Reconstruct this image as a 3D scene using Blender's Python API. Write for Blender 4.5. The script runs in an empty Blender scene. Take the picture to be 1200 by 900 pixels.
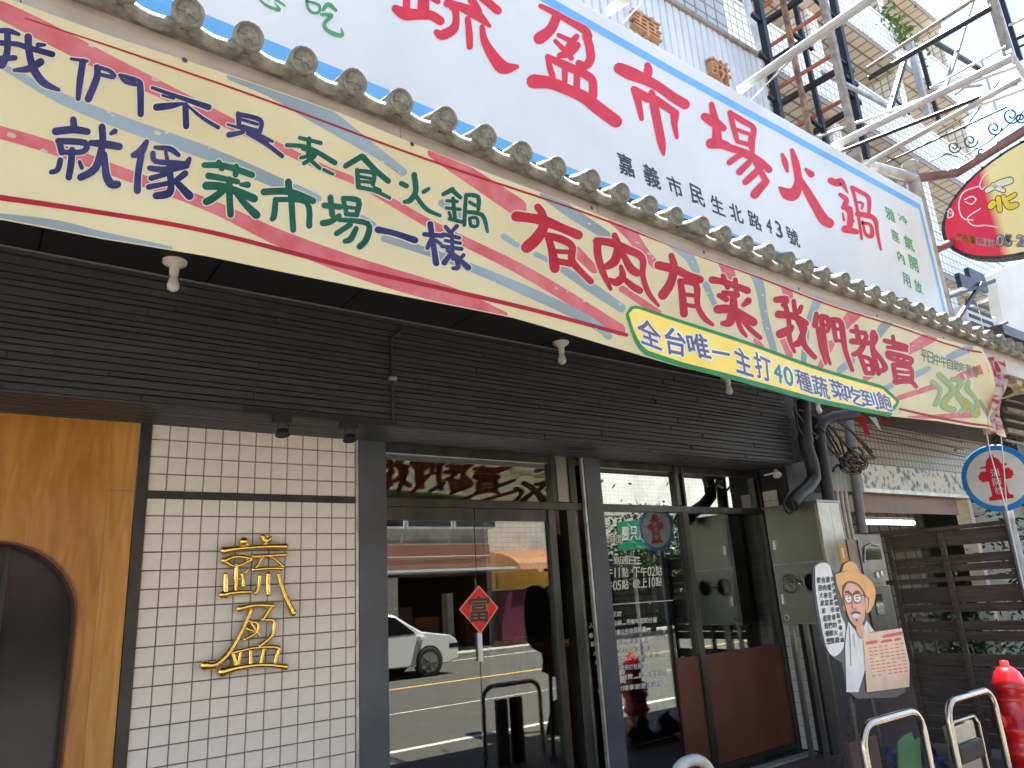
import bpy, bmesh, math, random
from mathutils import Vector, Matrix, Euler
random.seed(7)
PI = math.pi
sc = bpy.context.scene
C = sc.collection

# ------------------------------------------------------------------ camera
CAM = Vector((-0.8183, -4.5404, 1.8209))
ROT = Euler((math.radians(106.1859), math.radians(3.5110), math.radians(-36.1977)), 'XYZ')
FPX = 860.74
cd = bpy.data.cameras.new('camera')
cam = bpy.data.objects.new('camera', cd)
C.objects.link(cam)
cam.location = CAM
cam.rotation_euler = ROT
cd.sensor_width = 36
cd.lens = FPX / 1200 * 36
cd.clip_start = 0.05
cd.clip_end = 2000
sc.camera = cam

# ------------------------------------------------------------------ light
SUN_EL, SUN_AZ = math.radians(70), math.radians(28)      # azimuth measured from +x towards +y
w = bpy.data.worlds.new("World")
sc.world = w
w.use_nodes = True
nt = w.node_tree
nt.nodes.clear()
sky = nt.nodes.new('ShaderNodeTexSky')
sky.sky_type = 'NISHITA'
sky.sun_disc = False
sky.sun_elevation = SUN_EL
sky.sun_rotation = PI / 2 - SUN_AZ
sky.air_density = 1.0
sky.dust_density = .4
tc = nt.nodes.new('ShaderNodeTexCoord')
mp = nt.nodes.new('ShaderNodeMapping'); mp.inputs['Scale'].default_value = (1.5, 1.5, 4)
ns = nt.nodes.new('ShaderNodeTexNoise'); ns.inputs['Scale'].default_value = 2.2; ns.inputs['Detail'].default_value = 7
cr = nt.nodes.new('ShaderNodeValToRGB')
cr.color_ramp.elements[0].position = .42; cr.color_ramp.elements[1].position = .72
cr.color_ramp.elements[1].color = (.6, .6, .6, 1)
mx = nt.nodes.new('ShaderNodeMix'); mx.data_type = 'RGBA'
mx.inputs['B'].default_value = (2.1, 2.15, 2.2, 1)
bg = nt.nodes.new('ShaderNodeBackground'); bg.inputs['Strength'].default_value = 0.056
ow = nt.nodes.new('ShaderNodeOutputWorld')
L = nt.links.new
L(tc.outputs['Generated'], mp.inputs['Vector']); L(mp.outputs[0], ns.inputs['Vector'])
L(ns.outputs['Fac'], cr.inputs[0]); L(cr.outputs[0], mx.inputs['Factor'])
L(sky.outputs[0], mx.inputs['A']); L(mx.outputs['Result'], bg.inputs['Color']); L(bg.outputs[0], ow.inputs[0])

sl = bpy.data.lights.new('sun', 'SUN')
sl.energy = 5.0
sl.angle = math.radians(0.53)
sl.color = (1, .955, .88)
so = bpy.data.objects.new('sun', sl)
C.objects.link(so)
sd = Vector((math.cos(SUN_EL) * math.cos(SUN_AZ), math.cos(SUN_EL) * math.sin(SUN_AZ), math.sin(SUN_EL)))
so.rotation_euler = sd.to_track_quat('Z', 'Y').to_euler()
so.location = (0, -5, 30)

sc.view_settings.view_transform = 'Standard'
sc.view_settings.look = 'None'
sc.view_settings.gamma = 1
sc.view_settings.use_curve_mapping = False
sc.view_settings.exposure = 3.12
sc.cycles.max_bounces = 8
sc.cycles.transparent_max_bounces = 12
sc.cycles.diffuse_bounces = 4
sc.cycles.caustics_reflective = False
sc.cycles.caustics_refractive = False
sc.cycles.sample_clamp_indirect = 6
sc.cycles.use_denoising = True

# ------------------------------------------------------------------ materials
MATS = {}
def mat(name, col, rough=.6, metal=0, col2=None, scale=6, bump=0, bscale=None, spec=.5, stretch=(1, 1, 1), emit=0, detail=5, lo=.35, hi=.65, transl=0, coat=0):
    if name in MATS: return MATS[name]
    m = bpy.data.materials.new(name); m.use_nodes = True
    t = m.node_tree; b = t.nodes['Principled BSDF']
    b.inputs['Roughness'].default_value = rough
    b.inputs['Metallic'].default_value = metal
    b.inputs['Specular IOR Level'].default_value = spec
    b.inputs['Coat Weight'].default_value = coat
    if col2 is None: col2 = tuple(c * .82 for c in col)
    tcn = t.nodes.new('ShaderNodeTexCoord'); mpn = t.nodes.new('ShaderNodeMapping')
    mpn.inputs['Scale'].default_value = stretch
    t.links.new(tcn.outputs['Object'], mpn.inputs[0])
    n = t.nodes.new('ShaderNodeTexNoise'); n.inputs['Scale'].default_value = scale; n.inputs['Detail'].default_value = detail
    t.links.new(mpn.outputs[0], n.inputs['Vector'])
    r = t.nodes.new('ShaderNodeValToRGB')
    r.color_ramp.elements[0].position = lo; r.color_ramp.elements[1].position = hi
    r.color_ramp.elements[0].color = (*col2, 1); r.color_ramp.elements[1].color = (*col, 1)
    t.links.new(n.outputs['Fac'], r.inputs[0]); t.links.new(r.outputs[0], b.inputs['Base Color'])
    if bump:
        n2 = t.nodes.new('ShaderNodeTexNoise'); n2.inputs['Scale'].default_value = bscale or scale * 5; n2.inputs['Detail'].default_value = 6
        t.links.new(mpn.outputs[0], n2.inputs['Vector'])
        bp = t.nodes.new('ShaderNodeBump'); bp.inputs['Strength'].default_value = bump; bp.inputs['Distance'].default_value = .01
        t.links.new(n2.outputs['Fac'], bp.inputs['Height']); t.links.new(bp.outputs[0], b.inputs['Normal'])
    if emit:
        b.inputs['Emission Color'].default_value = (*col, 1); b.inputs['Emission Strength'].default_value = emit
    if transl:
        o = t.nodes['Material Output']; tr = t.nodes.new('ShaderNodeBsdfTranslucent'); mxs = t.nodes.new('ShaderNodeMixShader')
        t.links.new(r.outputs[0], tr.inputs['Color']); mxs.inputs[0].default_value = transl
        t.links.new(b.outputs[0], mxs.inputs[1]); t.links.new(tr.outputs[0], mxs.inputs[2]); t.links.new(mxs.outputs[0], o.inputs['Surface'])
    MATS[name] = m
    return m

def wood(name, c1, c2, sc_=3, stretch=(9, 9, .6), rough=.42, bump=.15):
    m = bpy.data.materials.new(name); m.use_nodes = True
    t = m.node_tree; b = t.nodes['Principled BSDF']; b.inputs['Roughness'].default_value = rough
    tcn = t.nodes.new('ShaderNodeTexCoord'); mpn = t.nodes.new('ShaderNodeMapping'); mpn.inputs['Scale'].default_value = stretch
    t.links.new(tcn.outputs['Object'], mpn.inputs[0])
    n = t.nodes.new('ShaderNodeTexNoise'); n.inputs['Scale'].default_value = sc_; n.inputs['Detail'].default_value = 8; n.inputs['Distortion'].default_value = 1.2
    t.links.new(mpn.outputs[0], n.inputs['Vector'])
    n2 = t.nodes.new('ShaderNodeTexNoise'); n2.inputs['Scale'].default_value = 1.3; n2.inputs['Detail'].default_value = 3
    t.links.new(tcn.outputs['Object'], n2.inputs['Vector'])
    ad = t.nodes.new('ShaderNodeMath'); ad.operation = 'MULTIPLY_ADD'; ad.inputs[1].default_value = .45
    t.links.new(n2.outputs['Fac'], ad.inputs[0]); t.links.new(n.outputs['Fac'], ad.inputs[2])
    r = t.nodes.new('ShaderNodeValToRGB'); r.color_ramp.elements[0].position = .5; r.color_ramp.elements[1].position = .95
    r.color_ramp.elements[0].color = (*c2, 1); r.color_ramp.elements[1].color = (*c1, 1)
    t.links.new(ad.outputs[0], r.inputs[0]); t.links.new(r.outputs[0], b.inputs['Base Color'])
    bp = t.nodes.new('ShaderNodeBump'); bp.inputs['Strength'].default_value = bump; bp.inputs['Distance'].default_value = .004
    t.links.new(n.outputs['Fac'], bp.inputs['Height']); t.links.new(bp.outputs[0], b.inputs['Normal'])
    MATS[name] = m
    return m

def tiled(name, col, col2, mortar, tw, th, mor=.06, rough=.35, vert=True, bump=.4, offset=0, axes='XZ'):
    """small tiles too far away to be built one by one"""
    m = bpy.data.materials.new(name); m.use_nodes = True
    t = m.node_tree; b = t.nodes['Principled BSDF']; b.inputs['Roughness'].default_value = rough
    tcn = t.nodes.new('ShaderNodeTexCoord'); sp = t.nodes.new('ShaderNodeSeparateXYZ'); cb = t.nodes.new('ShaderNodeCombineXYZ')
    t.links.new(tcn.outputs['Object'], sp.inputs[0])
    if axes == 'XZ':
        ad = t.nodes.new('ShaderNodeMath'); ad.operation = 'ADD'
        t.links.new(sp.outputs[0], ad.inputs[0]); t.links.new(sp.outputs[1], ad.inputs[1])
        t.links.new(ad.outputs[0], cb.inputs[0]); t.links.new(sp.outputs[2], cb.inputs[1])
    else:
        t.links.new(sp.outputs[0], cb.inputs[0]); t.links.new(sp.outputs[1], cb.inputs[1])
    br = t.nodes.new('ShaderNodeTexBrick'); br.offset = offset; br.squash = 1
    br.inputs['Scale'].default_value = 1; br.inputs['Brick Width'].default_value = tw; br.inputs['Row Height'].default_value = th
    br.inputs['Mortar Size'].default_value = mor * min(tw, th); br.inputs['Mortar Smooth'].default_value = .1
    br.inputs['Color1'].default_value = (*col, 1); br.inputs['Color2'].default_value = (*col2, 1); br.inputs['Mortar'].default_value = (*mortar, 1)
    t.links.new(cb.outputs[0], br.inputs['Vector'])
    n = t.nodes.new('ShaderNodeTexNoise'); n.inputs['Scale'].default_value = .9; n.inputs['Detail'].default_value = 6
    t.links.new(tcn.outputs['Object'], n.inputs['Vector'])
    r = t.nodes.new('ShaderNodeValToRGB'); r.color_ramp.elements[0].color = (.72, .7, .66, 1); r.color_ramp.elements[1].color = (1, 1, 1, 1)
    r.color_ramp.elements[0].position = .3; r.color_ramp.elements[1].position = .55
    t.links.new(n.outputs['Fac'], r.inputs[0])
    mxn = t.nodes.new('ShaderNodeMix'); mxn.data_type = 'RGBA'; mxn.blend_type = 'MULTIPLY'; mxn.inputs['Factor'].default_value = .8
    t.links.new(br.outputs['Color'], mxn.inputs['A']); t.links.new(r.outputs[0], mxn.inputs['B'])
    t.links.new(mxn.outputs['Result'], b.inputs['Base Color'])
    bp = t.nodes.new('ShaderNodeBump'); bp.inputs['Strength'].default_value = bump; bp.inputs['Distance'].default_value = .006; bp.invert = True
    t.links.new(br.outputs['Fac'], bp.inputs['Height']); t.links.new(bp.outputs[0], b.inputs['Normal'])
    MATS[name] = m
    return m

def glass(name, tint, refl):
    m = bpy.data.materials.new(name); m.use_nodes = True
    t = m.node_tree; t.nodes.clear()
    o = t.nodes.new('ShaderNodeOutputMaterial'); tr = t.nodes.new('ShaderNodeBsdfTransparent'); gl = t.nodes.new('ShaderNodeBsdfGlossy')
    tr.inputs[0].default_value = (*tint, 1); gl.inputs['Roughness'].default_value = 0.0; gl.inputs['Color'].default_value = (.93, .97, .95, 1)
    fr = t.nodes.new('ShaderNodeLayerWeight'); fr.inputs[0].default_value = .35
    ma = t.nodes.new('ShaderNodeMath'); ma.operation = 'MULTIPLY_ADD'; ma.inputs[1].default_value = .6; ma.inputs[2].default_value = refl
    ma.use_clamp = True
    mxs = t.nodes.new('ShaderNodeMixShader')
    t.links.new(fr.outputs['Fresnel'], ma.inputs[0]); t.links.new(ma.outputs[0], mxs.inputs[0])
    t.links.new(tr.outputs[0], mxs.inputs[1]); t.links.new(gl.outputs[0], mxs.inputs[2]); t.links.new(mxs.outputs[0], o.inputs[0])
    MATS[name] = m
    return m

black_plank = mat('black_plank', (.042, .042, .045), .46, col2=(.028, .028, .03), scale=3, bump=.5, bscale=60, stretch=(.6, 4, 4))
black_paint = mat('black_paint', (.022, .022, .025), .55, bump=.1)
soffit_m = mat('soffit_black', (.012, .012, .014), .7)
post_grey = mat('post_grey', (.085, .095, .11), .45, col2=(.06, .066, .078), scale=2, bump=.08, bscale=90)
dark_metal = mat('dark_metal', (.06, .06, .055), .42, metal=.5, col2=(.035, .035, .032))
bronze = mat('bronze_frame', (.09, .09, .08), .35, metal=.75, col2=(.05, .05, .045), stretch=(1, 1, .3))
tile_white = mat('tile_cream', (.78, .73, .66), .22, col2=(.72, .67, .6), scale=14, bump=.03, bscale=40)
grout = mat('grout_dark', (.055, .045, .04), .9, bump=.3, bscale=120)
honey = wood('honey_wood', (.55, .25, .055), (.36, .135, .02), rough=.3, stretch=(5, 5, .8))
honey2 = wood('honey_wood_light', (.6, .3, .07), (.42, .17, .03), rough=.3, stretch=(7, 7, .7))
dkwood = wood('dark_wood', (.12, .09, .07), (.045, .034, .028), sc_=4, stretch=(1, .7, 9), rough=.75, bump=.5)
redwood = wood('red_wood', (.16, .055, .025), (.08, .025, .012))
maroon = mat('maroon_panel', (.13, .04, .024), .4, col2=(.11, .032, .018))
charcoal = mat('charcoal_film', (.018, .02, .024), .18, spec=.5)
gold = mat('polished_gold', (.92, .66, .2), .16, metal=1, col2=(.8, .52, .12), scale=25, bump=.35, bscale=22)
chrome = mat('brushed_steel', (.62, .58, .5), .22, metal=1, col2=(.45, .42, .36), scale=4, stretch=(1, 1, .2))
steel_box = mat('cabinet_steel', (.3, .29, .25), .36, metal=.8, col2=(.22, .21, .18), scale=1.5, stretch=(1, 1, .3))
steel_dull = mat('meter_steel', (.26, .24, .2), .5, metal=.5, col2=(.14, .13, .11), scale=5)
steel_side = mat('cabinet_steel_side', (.46, .44, .39), .35, metal=.8, col2=(.32, .31, .28), scale=5, bump=.4, bscale=14)
galv = mat('galvanised_pipe', (.58, .58, .56), .4, metal=.6, col2=(.38, .37, .35), scale=9)
white_tube = mat('white_tube', (.5, .49, .46), .45, col2=(.36, .35, .33), scale=5)
rusty = mat('rusty_steel', (.33, .2, .12), .75, metal=.2, col2=(.12, .06, .04), scale=12, bump=.3)
red_rust = mat('red_oxide', (.4, .12, .07), .7, col2=(.24, .07, .04), scale=9)
grey_weather = mat('weathered_steel', (.36, .31, .26), .7, metal=.2, col2=(.2, .17, .14), scale=11)
black_steel = mat('black_steel', (.02, .022, .026), .45, metal=.4)
roof_tile_m = mat('roof_tile_grey', (.27, .255, .205), .78, col2=(.13, .125, .1), scale=22, bump=.6, bscale=90)
fascia_m = mat('fascia_cream', (.52, .48, .42), .55, col2=(.42, .37, .32), scale=5, stretch=(1, 1, 4))
sign_white = mat('sign_white', (.7, .72, .715), .38, col2=(.61, .635, .635), scale=1.1, lo=.3, hi=.6, bump=.1, bscale=2.5)
sign_rim = mat('sign_rim_white', (.8, .8, .78), .4)
sky_blue = mat('border_blue', (.15, .43, .76), .45, col2=(.13, .39, .7))
red_paint = mat('red_brush_paint', (.66, .014, .035), .5, col2=(.54, .01, .025), scale=9)
pink_halo = mat('pale_pink_outline', (.8, .62, .62), .5)
green_paint = mat('green_brush_paint', (.09, .34, .13), .5, col2=(.06, .26, .1))
pale_halo = mat('pale_outline', (.85, .84, .8), .5)
ink = mat('black_ink', (.025, .03, .035), .5)
cloth = mat('banner_cloth', (.86, .76, .44), .45, col2=(.8, .68, .36), scale=1.6, transl=.3, bump=.15, bscale=500)
b_red = mat('banner_red', (.62, .006, .014), .45, col2=(.7, .04, .05), scale=5, transl=.5)
b_halo = mat('banner_halo', (.84, .8, .64), .5, transl=.3)
b_blue = mat('banner_violet', (.035, .03, .12), .45, col2=(.085, .075, .22), scale=6, transl=.5)
b_green = mat('banner_green', (.008, .12, .05), .45, col2=(.03, .2, .11), scale=4, transl=.5)
b_pink = mat('banner_pink_ray', (.68, .12, .12), .5, col2=(.76, .22, .22), scale=9, transl=.3)
b_grey = mat('banner_grey_ray', (.3, .35, .35), .5, col2=(.4, .5, .55), scale=1.5, transl=.3)
b_line = mat('banner_red_line', (.6, .025, .04), .5, transl=.5)
b_speck = mat('banner_speck', (.85, .8, .66), .5, transl=.5)
stick_y = mat('sticker_yellow', (.86, .6, .045), .4, col2=(.84, .66, .13), scale=5)
stick_g = mat('sticker_green', (.06, .42, .14), .45, transl=.5)
b_yel = mat('banner_yellow', (.78, .66, .08), .45, transl=.5)
bulb_m = mat('frosted_bulb', (.75, .72, .66), .25, col2=(.7, .67, .6))
porcelain = mat('lamp_base_cream', (.68, .64, .55), .4)
red_gloss = mat('hydrant_red', (.62, .012, .015), .28, col2=(.5, .01, .012), coat=.5, bump=.1, bscale=30)
sign_blue = mat('road_sign_blue', (.02, .24, .62), .35)
sign_red = mat('road_sign_red', (.6, .015, .03), .4)
sign_face = mat('road_sign_white', (.75, .72, .68), .4)
white_plain = mat('white_vinyl', (.8, .8, .78), .5)
skin_m = mat('print_skin', (.78, .4, .28), .4)
hat_m = mat('print_hat', (.8, .42, .13), .4)
line_m = mat('print_line', (.09, .04, .03), .45)
moust_m = mat('print_dark_brown', (.1, .04, .025), .45)
menu_m = mat('print_menu', (.8, .58, .42), .4)
menu_r = mat('print_menu_red', (.62, .1, .07), .4)
navy = mat('navy_tarp', (.015, .03, .1), .5, col2=(.008, .015, .05), scale=5, bump=.5, bscale=9)
brown_mat = mat('brown_mat', (.09, .055, .05), .85, col2=(.065, .04, .035))
green_sheet = mat('green_sheet', (.22, .45, .2), .5, transl=.5)
orange_st = mat('orange_sticker', (.85, .4, .03), .5)
rubber = mat('black_rubber', (.015, .015, .016), .6)
cable_m = mat('black_cable', (.012, .012, .014), .55)
cable_b = mat('brown_cable', (.14, .09, .06), .7, col2=(.05, .03, .02), scale=20)
pipe_dark = mat('dark_pipe', (.035, .038, .045), .5, col2=(.025, .026, .03), scale=4)
pipe_grey = mat('grey_pipe', (.2, .2, .2), .55)
asphalt = mat('asphalt', (.075, .068, .06), .9, col2=(.06, .057, .052), scale=3, bump=.6, bscale=90)
paving = mat('reddish_paving', (.13, .09, .08), .75, col2=(.09, .065, .06), scale=7, bump=.3)
concrete = mat('concrete_pale', (.4, .38, .34), .85, col2=(.28, .26, .23), scale=3, bump=.3)
line_y = mat('road_yellow', (.68, .42, .06), .7, col2=(.5, .32, .08), scale=8)
line_w = mat('road_white', (.7, .68, .62), .7, col2=(.5, .48, .44), scale=8)
ivory = mat('ivory_sheet', (.78, .75, .66), .5, col2=(.68, .63, .52), scale=2, bump=.2, bscale=4)
ac_white = mat('ac_casing', (.68, .69, .68), .45)
leaf_m = mat('leaf_green', (.1, .2, .035), .55, col2=(.05, .11, .02), scale=14, transl=.3)
corru = mat('corrugated_white', (.62, .66, .7), .45, col2=(.52, .55, .58), scale=2)
timber_char = wood('carved_timber', (.52, .28, .14), (.36, .17, .08), rough=.6)
car_white = mat('car_paint_white', (.78, .78, .78), .2, coat=.8, col2=(.76, .76, .76))
car_glass = mat('car_glass', (.012, .014, .016), .05, spec=.8)
tyre_m = mat('tyre', (.02, .02, .02), .8)
rim_m = mat('alloy_rim', (.35, .35, .35), .35, metal=.6)
lamp_em = mat('fluorescent_tube', (1, .9, .6), .4, col2=(1, .9, .6), emit=2.6)
lamp_w = mat('fluorescent_white', (1, .96, .88), .4, col2=(1, .96, .88), emit=3.0)
plaster = mat('white_plaster', (.7, .68, .63), .8, bump=.1)
interior_dark = mat('interior_dark', (.035, .025, .02), .7)
interior_floor = mat('interior_floor', (.1, .085, .07), .35, col2=(.07, .06, .05))
int_glass = glass('window_glass', (.6, .62, .6), .09)
clear_glass = glass('transom_glass', (.62, .64, .61), .46)
mosaic_tan = tiled('mosaic_tan', (.4, .36, .3), (.36, .32, .26), (.1, .085, .07), .11, .11, .1)
tower_tile = tiled('tower_tile_white', (.78, .78, .75), (.74, .74, .71), (.3, .3, .3), .2, .2, .09)
tower_tile2 = tiled('tower_tile_tan', (.66, .6, .5), (.6, .54, .44), (.2, .17, .13), .33, .33, .08, axes='XY')
grey_tile = tiled('grey_tile_wall', (.46, .46, .46), (.42, .42, .42), (.13, .13, .14), .2, .17, .08)
opp_tile = tiled('opposite_tile', (.68, .66, .6), (.64, .62, .56), (.4, .38, .34), .3, .2, .05)

# ------------------------------------------------------------------ helpers
def setp(o, label=None, cat=None, group=None, kind=None):
    if label: o['label'] = label
    if cat: o['category'] = cat
    if group: o['group'] = group
    if kind: o['kind'] = kind
    return o

def wloc(o):
    v = Vector((0, 0, 0))
    while o is not None:
        v += o.location; o = o.parent
    return v

def thing(name, label, cat, loc=(0, 0, 0), group=None):
    o = bpy.data.objects.new(name, None); C.objects.link(o)
    o.location = loc; o.empty_display_size = .2
    return setp(o, label, cat, group)

def link_mesh(name, me, m=None, parent=None, loc=None):
    o = bpy.data.objects.new(name, me); C.objects.link(o)
    if m is not None and not me.materials: me.materials.append(m)
    if parent is not None: o.parent = parent
    if loc is not None: o.location = Vector(loc) - wloc(parent)
    return o

class MB:
    """collects faces in world coordinates, builds one mesh"""
    def __init__(s): s.v = []; s.f = []; s.sm = []
    def add(s, vs, fs, smooth=False):
        n = len(s.v); s.v += [Vector(v) for v in vs]; s.f += [tuple(i + n for i in f) for f in fs]; s.sm += [smooth] * len(fs); return s
    def box(s, a, b):
        x0, y0, z0 = a; x1, y1, z1 = b
        if x0 > x1: x0, x1 = x1, x0
        if y0 > y1: y0, y1 = y1, y0
        if z0 > z1: z0, z1 = z1, z0
        return s.add([(x0, y0, z0), (x1, y0, z0), (x1, y1, z0), (x0, y1, z0), (x0, y0, z1), (x1, y0, z1), (x1, y1, z1), (x0, y1, z1)],
              [(0, 3, 2, 1), (4, 5, 6, 7), (0, 1, 5, 4), (1, 2, 6, 5), (2, 3, 7, 6), (3, 0, 4, 7)])
    def bar(s, p, q, w=.05, h=None):
        p = Vector(p); q = Vector(q); h = h or w
        d = (q - p).normalized(); up = Vector((0, 0, 1)) if abs(d.z) < .9 else Vector((0, 1, 0))
        a = d.cross(up).normalized() * w / 2; b = a.cross(d).normalized() * h / 2
        vs = [p - a - b, p + a - b, p + a + b, p - a + b, q - a - b, q + a - b, q + a + b, q - a + b]
        return s.add(vs, [(0, 1, 2, 3), (7, 6, 5, 4), (0, 4, 5, 1), (1, 5, 6, 2), (2, 6, 7, 3), (3, 7, 4, 0)])
    def tube(s, pts, r, n=10, closed=False, caps=True):
        pts = [Vector(p) for p in pts]; N = len(pts); rs = r if isinstance(r, (list, tuple)) else [r] * N
        rings = []; prev = None
        for i, p in enumerate(pts):
            if closed: d = (pts[(i + 1) % N] - pts[i - 1]).normalized()
            else: d = (pts[min(i + 1, N - 1)] - pts[max(i - 1, 0)]).normalized()
            if prev is None:
                up = Vector((0, 0, 1)) if abs(d.z) < .9 else Vector((1, 0, 0)); a = d.cross(up).normalized()
            else:
                a = (prev - d * prev.dot(d)).normalized()
            prev = a; b = d.cross(a)
            rings.append([p + (a * math.cos(2 * PI * k / n) + b * math.sin(2 * PI * k / n)) * rs[i] for k in range(n)])
        vs = [v for rg in rings for v in rg]; fs = []
        for i in range(N if closed else N - 1):
            j = (i + 1) % N
            for k in range(n):
                k2 = (k + 1) % n; fs.append((i * n + k, i * n + k2, j * n + k2, j * n + k))
        s.add(vs, fs, True)
        if caps and not closed:
            s.add(rings[0], [tuple(range(n))[::-1]]); s.add(rings[-1], [tuple(range(n))])
        return s
    def lathe(s, base, prof, axis=(0, 0, 1), n=24, smooth=True):
        base = Vector(base); ax = Vector(axis).normalized(); up = Vector((0, 0, 1)) if abs(ax.z) < .9 else Vector((1, 0, 0))
        a = ax.cross(up).normalized(); b = ax.cross(a)
        vs = [base + ax * h + (a * math.cos(2 * PI * k / n) + b * math.sin(2 * PI * k / n)) * r for r, h in prof for k in range(n)]
        fs = []
        for i in range(len(prof) - 1):
            for k in range(n):
                k2 = (k + 1) % n; fs.append((i * n + k, i * n + k2, (i + 1) * n + k2, (i + 1) * n + k))
        s.add(vs, fs, smooth)
        m = len(prof) - 1
        s.add(vs[:n], [tuple(range(n))[::-1]]); s.add(vs[m * n:], [tuple(range(n))])
        return s
    def prism(s, poly, off):
        """closed 3-D polygon pushed along off"""
        off = Vector(off); P_ = [Vector(p) for p in poly]; n = len(P_)
        vs = P_ + [p + off for p in P_]
        fs = [tuple(range(n)), tuple(range(2 * n - 1, n - 1, -1))] + [(i, i + n, (i + 1) % n + n, (i + 1) % n) for i in range(n)]
        return s.add(vs, fs)
    def sphere(s, c, r, n=12, sx=1, sy=1, sz=1):
        vs = []; fs = []
        for i in range(1, n // 2):
            t_ = PI * i / (n // 2)
            for k in range(n):
                vs.append((c[0] + r * sx * math.sin(t_) * math.cos(2 * PI * k / n), c[1] + r * sy * math.sin(t_) * math.sin(2 * PI * k / n), c[2] + r * sz * math.cos(t_)))
        m = n // 2 - 1
        for i in range(m - 1):
            for k in range(n): fs.append((i * n + k, i * n + (k + 1) % n, (i + 1) * n + (k + 1) % n, (i + 1) * n + k))
        vs += [(c[0], c[1], c[2] + r * sz), (c[0], c[1], c[2] - r * sz)]
        for k in range(n):
            fs.append((m * n, (k + 1) % n, k)); fs.append((m * n + 1, (m - 1) * n + k, (m - 1) * n + (k + 1) % n))
        return s.add(vs, fs, True)
    def mesh(s, name, m=None, org=(0, 0, 0)):
        org = Vector(org)
        me = bpy.data.meshes.new(name); me.from_pydata([v - org for v in s.v], [], s.f)
        me.polygons.foreach_set('use_smooth', s.sm); me.update()
        if m is not None: me.materials.append(m)
        return me
    def build(s, name, m, parent=None, bevel=0, fixn=True):
        org = wloc(parent) if parent is not None else (sum(s.v, Vector()) / max(1, len(s.v)))
        me = s.mesh(name, m, org)
        if fixn or bevel:
            bm = bmesh.new(); bm.from_mesh(me)
            if fixn: bmesh.ops.recalc_face_normals(bm, faces=bm.faces)
            if bevel:
                es = [e for e in bm.edges if e.is_manifold and len(e.link_faces) == 2 and e.calc_face_angle(0) > .6]
                bmesh.ops.bevel(bm, geom=es, offset=bevel, segments=2, affect='EDGES', profile=.6)
            bm.to_mesh(me); bm.free()
        o = bpy.data.objects.new(name, me); C.objects.link(o)
        if parent is not None: o.parent = parent
        else: o.location = org
        return o

# survey of the photograph: where a sight line meets a real plane of the place
RM = ROT.to_matrix()
def ray(px, py): return RM @ Vector(((px - 600) / FPX, -(py - 450) / FPX, -1.0))
def P(px, py, Y):
    d = ray(px, py); return CAM + d * ((Y - CAM.y) / d.y)
def PX(px, py, X):
    d = ray(px, py); return CAM + d * ((X - CAM.x) / d.x)
def PZ(px, py, Z):
    d = ray(px, py); return CAM + d * ((Z - CAM.z) / d.z)

_gl = {}
def glyph(ch, bold=0.0, res=3):
    """flat outline of one character, its box scaled to 0..1"""
    k = (ch, bold)
    if k in _gl: return _gl[k]
    c = bpy.data.curves.new('t', 'FONT'); c.body = ch; c.size = 1; c.offset = bold; c.resolution_u = res
    o = bpy.data.objects.new('t', c); C.objects.link(o)
    bpy.context.view_layer.update()
    me = bpy.data.meshes.new_from_object(o.evaluated_get(bpy.context.evaluated_depsgraph_get()))
    vs = [(v.co.x, v.co.y) for v in me.vertices]; fs = [tuple(p.vertices) for p in me.polygons]
    bpy.data.objects.remove(o); bpy.data.curves.remove(c); bpy.data.meshes.remove(me)
    _gl[k] = (vs, fs)
    return _gl[k]

def glyph_fit(mb, ch, quad, bold=0, ref=0.0, f=None, n=None, step=(0, -2e-5, 0)):
    """quad: TL, TR, BR, BL 3-D corners; bold thickens by overlaid shifted copies; f moves a point afterwards"""
    vs, fs = glyph(ch)
    if not vs: return
    x0 = min(v[0] for v in vs); x1 = max(v[0] for v in vs); y0 = min(v[1] for v in vs); y1 = max(v[1] for v in vs)
    wd = max(x1 - x0, .12); ht = y1 - y0
    if ht < .3:                                    # flat signs such as the stroke for one keep their own height
        cy = (y0 + y1) / 2; y0, y1 = cy - .38, cy + .38; ht = .76
    if x1 - x0 < .12: cx = (x0 + x1) / 2; x0 = cx - .2; wd = .4
    TL, TR, BR, BL = [Vector(q) for q in quad]
    n = n or (1 if bold < .006 else (4 if bold < .04 else 8))
    for k in range(n):
        a_ = 2 * PI * k / n + .4; sx, sy = (bold * math.cos(a_), bold * math.sin(a_)) if n > 1 else (0, 0)
        out = []; sv = Vector(step) * k
        for x, y in vs:
            u = (x + sx - x0) / wd; v = (y + sy - y0) / ht
            p = (BL * (1 - u) + BR * u) * (1 - v) + (TL * (1 - u) + TR * u) * v
            out.append((f(p) if f else p) + sv)
        mb.add(out, fs)

def text_row(mb, s, quad, bold=0, ref=0.0, gap=.12, f=None, fit=True):
    TL, TR, BR, BL = [Vector(q) for q in quad]
    ws = [(.55 if ord(c) < 128 and c != ' ' else (.4 if c == ' ' else 1.0)) for c in s]; tot = sum(ws); a = 0
    for c, wd in zip(s, ws):
        u0 = (a + gap / 2 * wd) / tot; u1 = (a + wd - gap / 2 * wd) / tot; a += wd
        if c == ' ': continue
        q = (TL.lerp(TR, u0), TL.lerp(TR, u1), BL.lerp(BR, u1), BL.lerp(BR, u0))
        if c in '，。、,.': q = (q[3].lerp(q[0], .3), q[2].lerp(q[1], .3), q[2], q[3])
        if c in '-~～': q = (q[3].lerp(q[0], .6), q[2].lerp(q[1], .6), q[3].lerp(q[2], 1).lerp(q[1], .4), q[3].lerp(q[0], .4))
        glyph_fit(mb, c, q, bold, ref, f)

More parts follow.
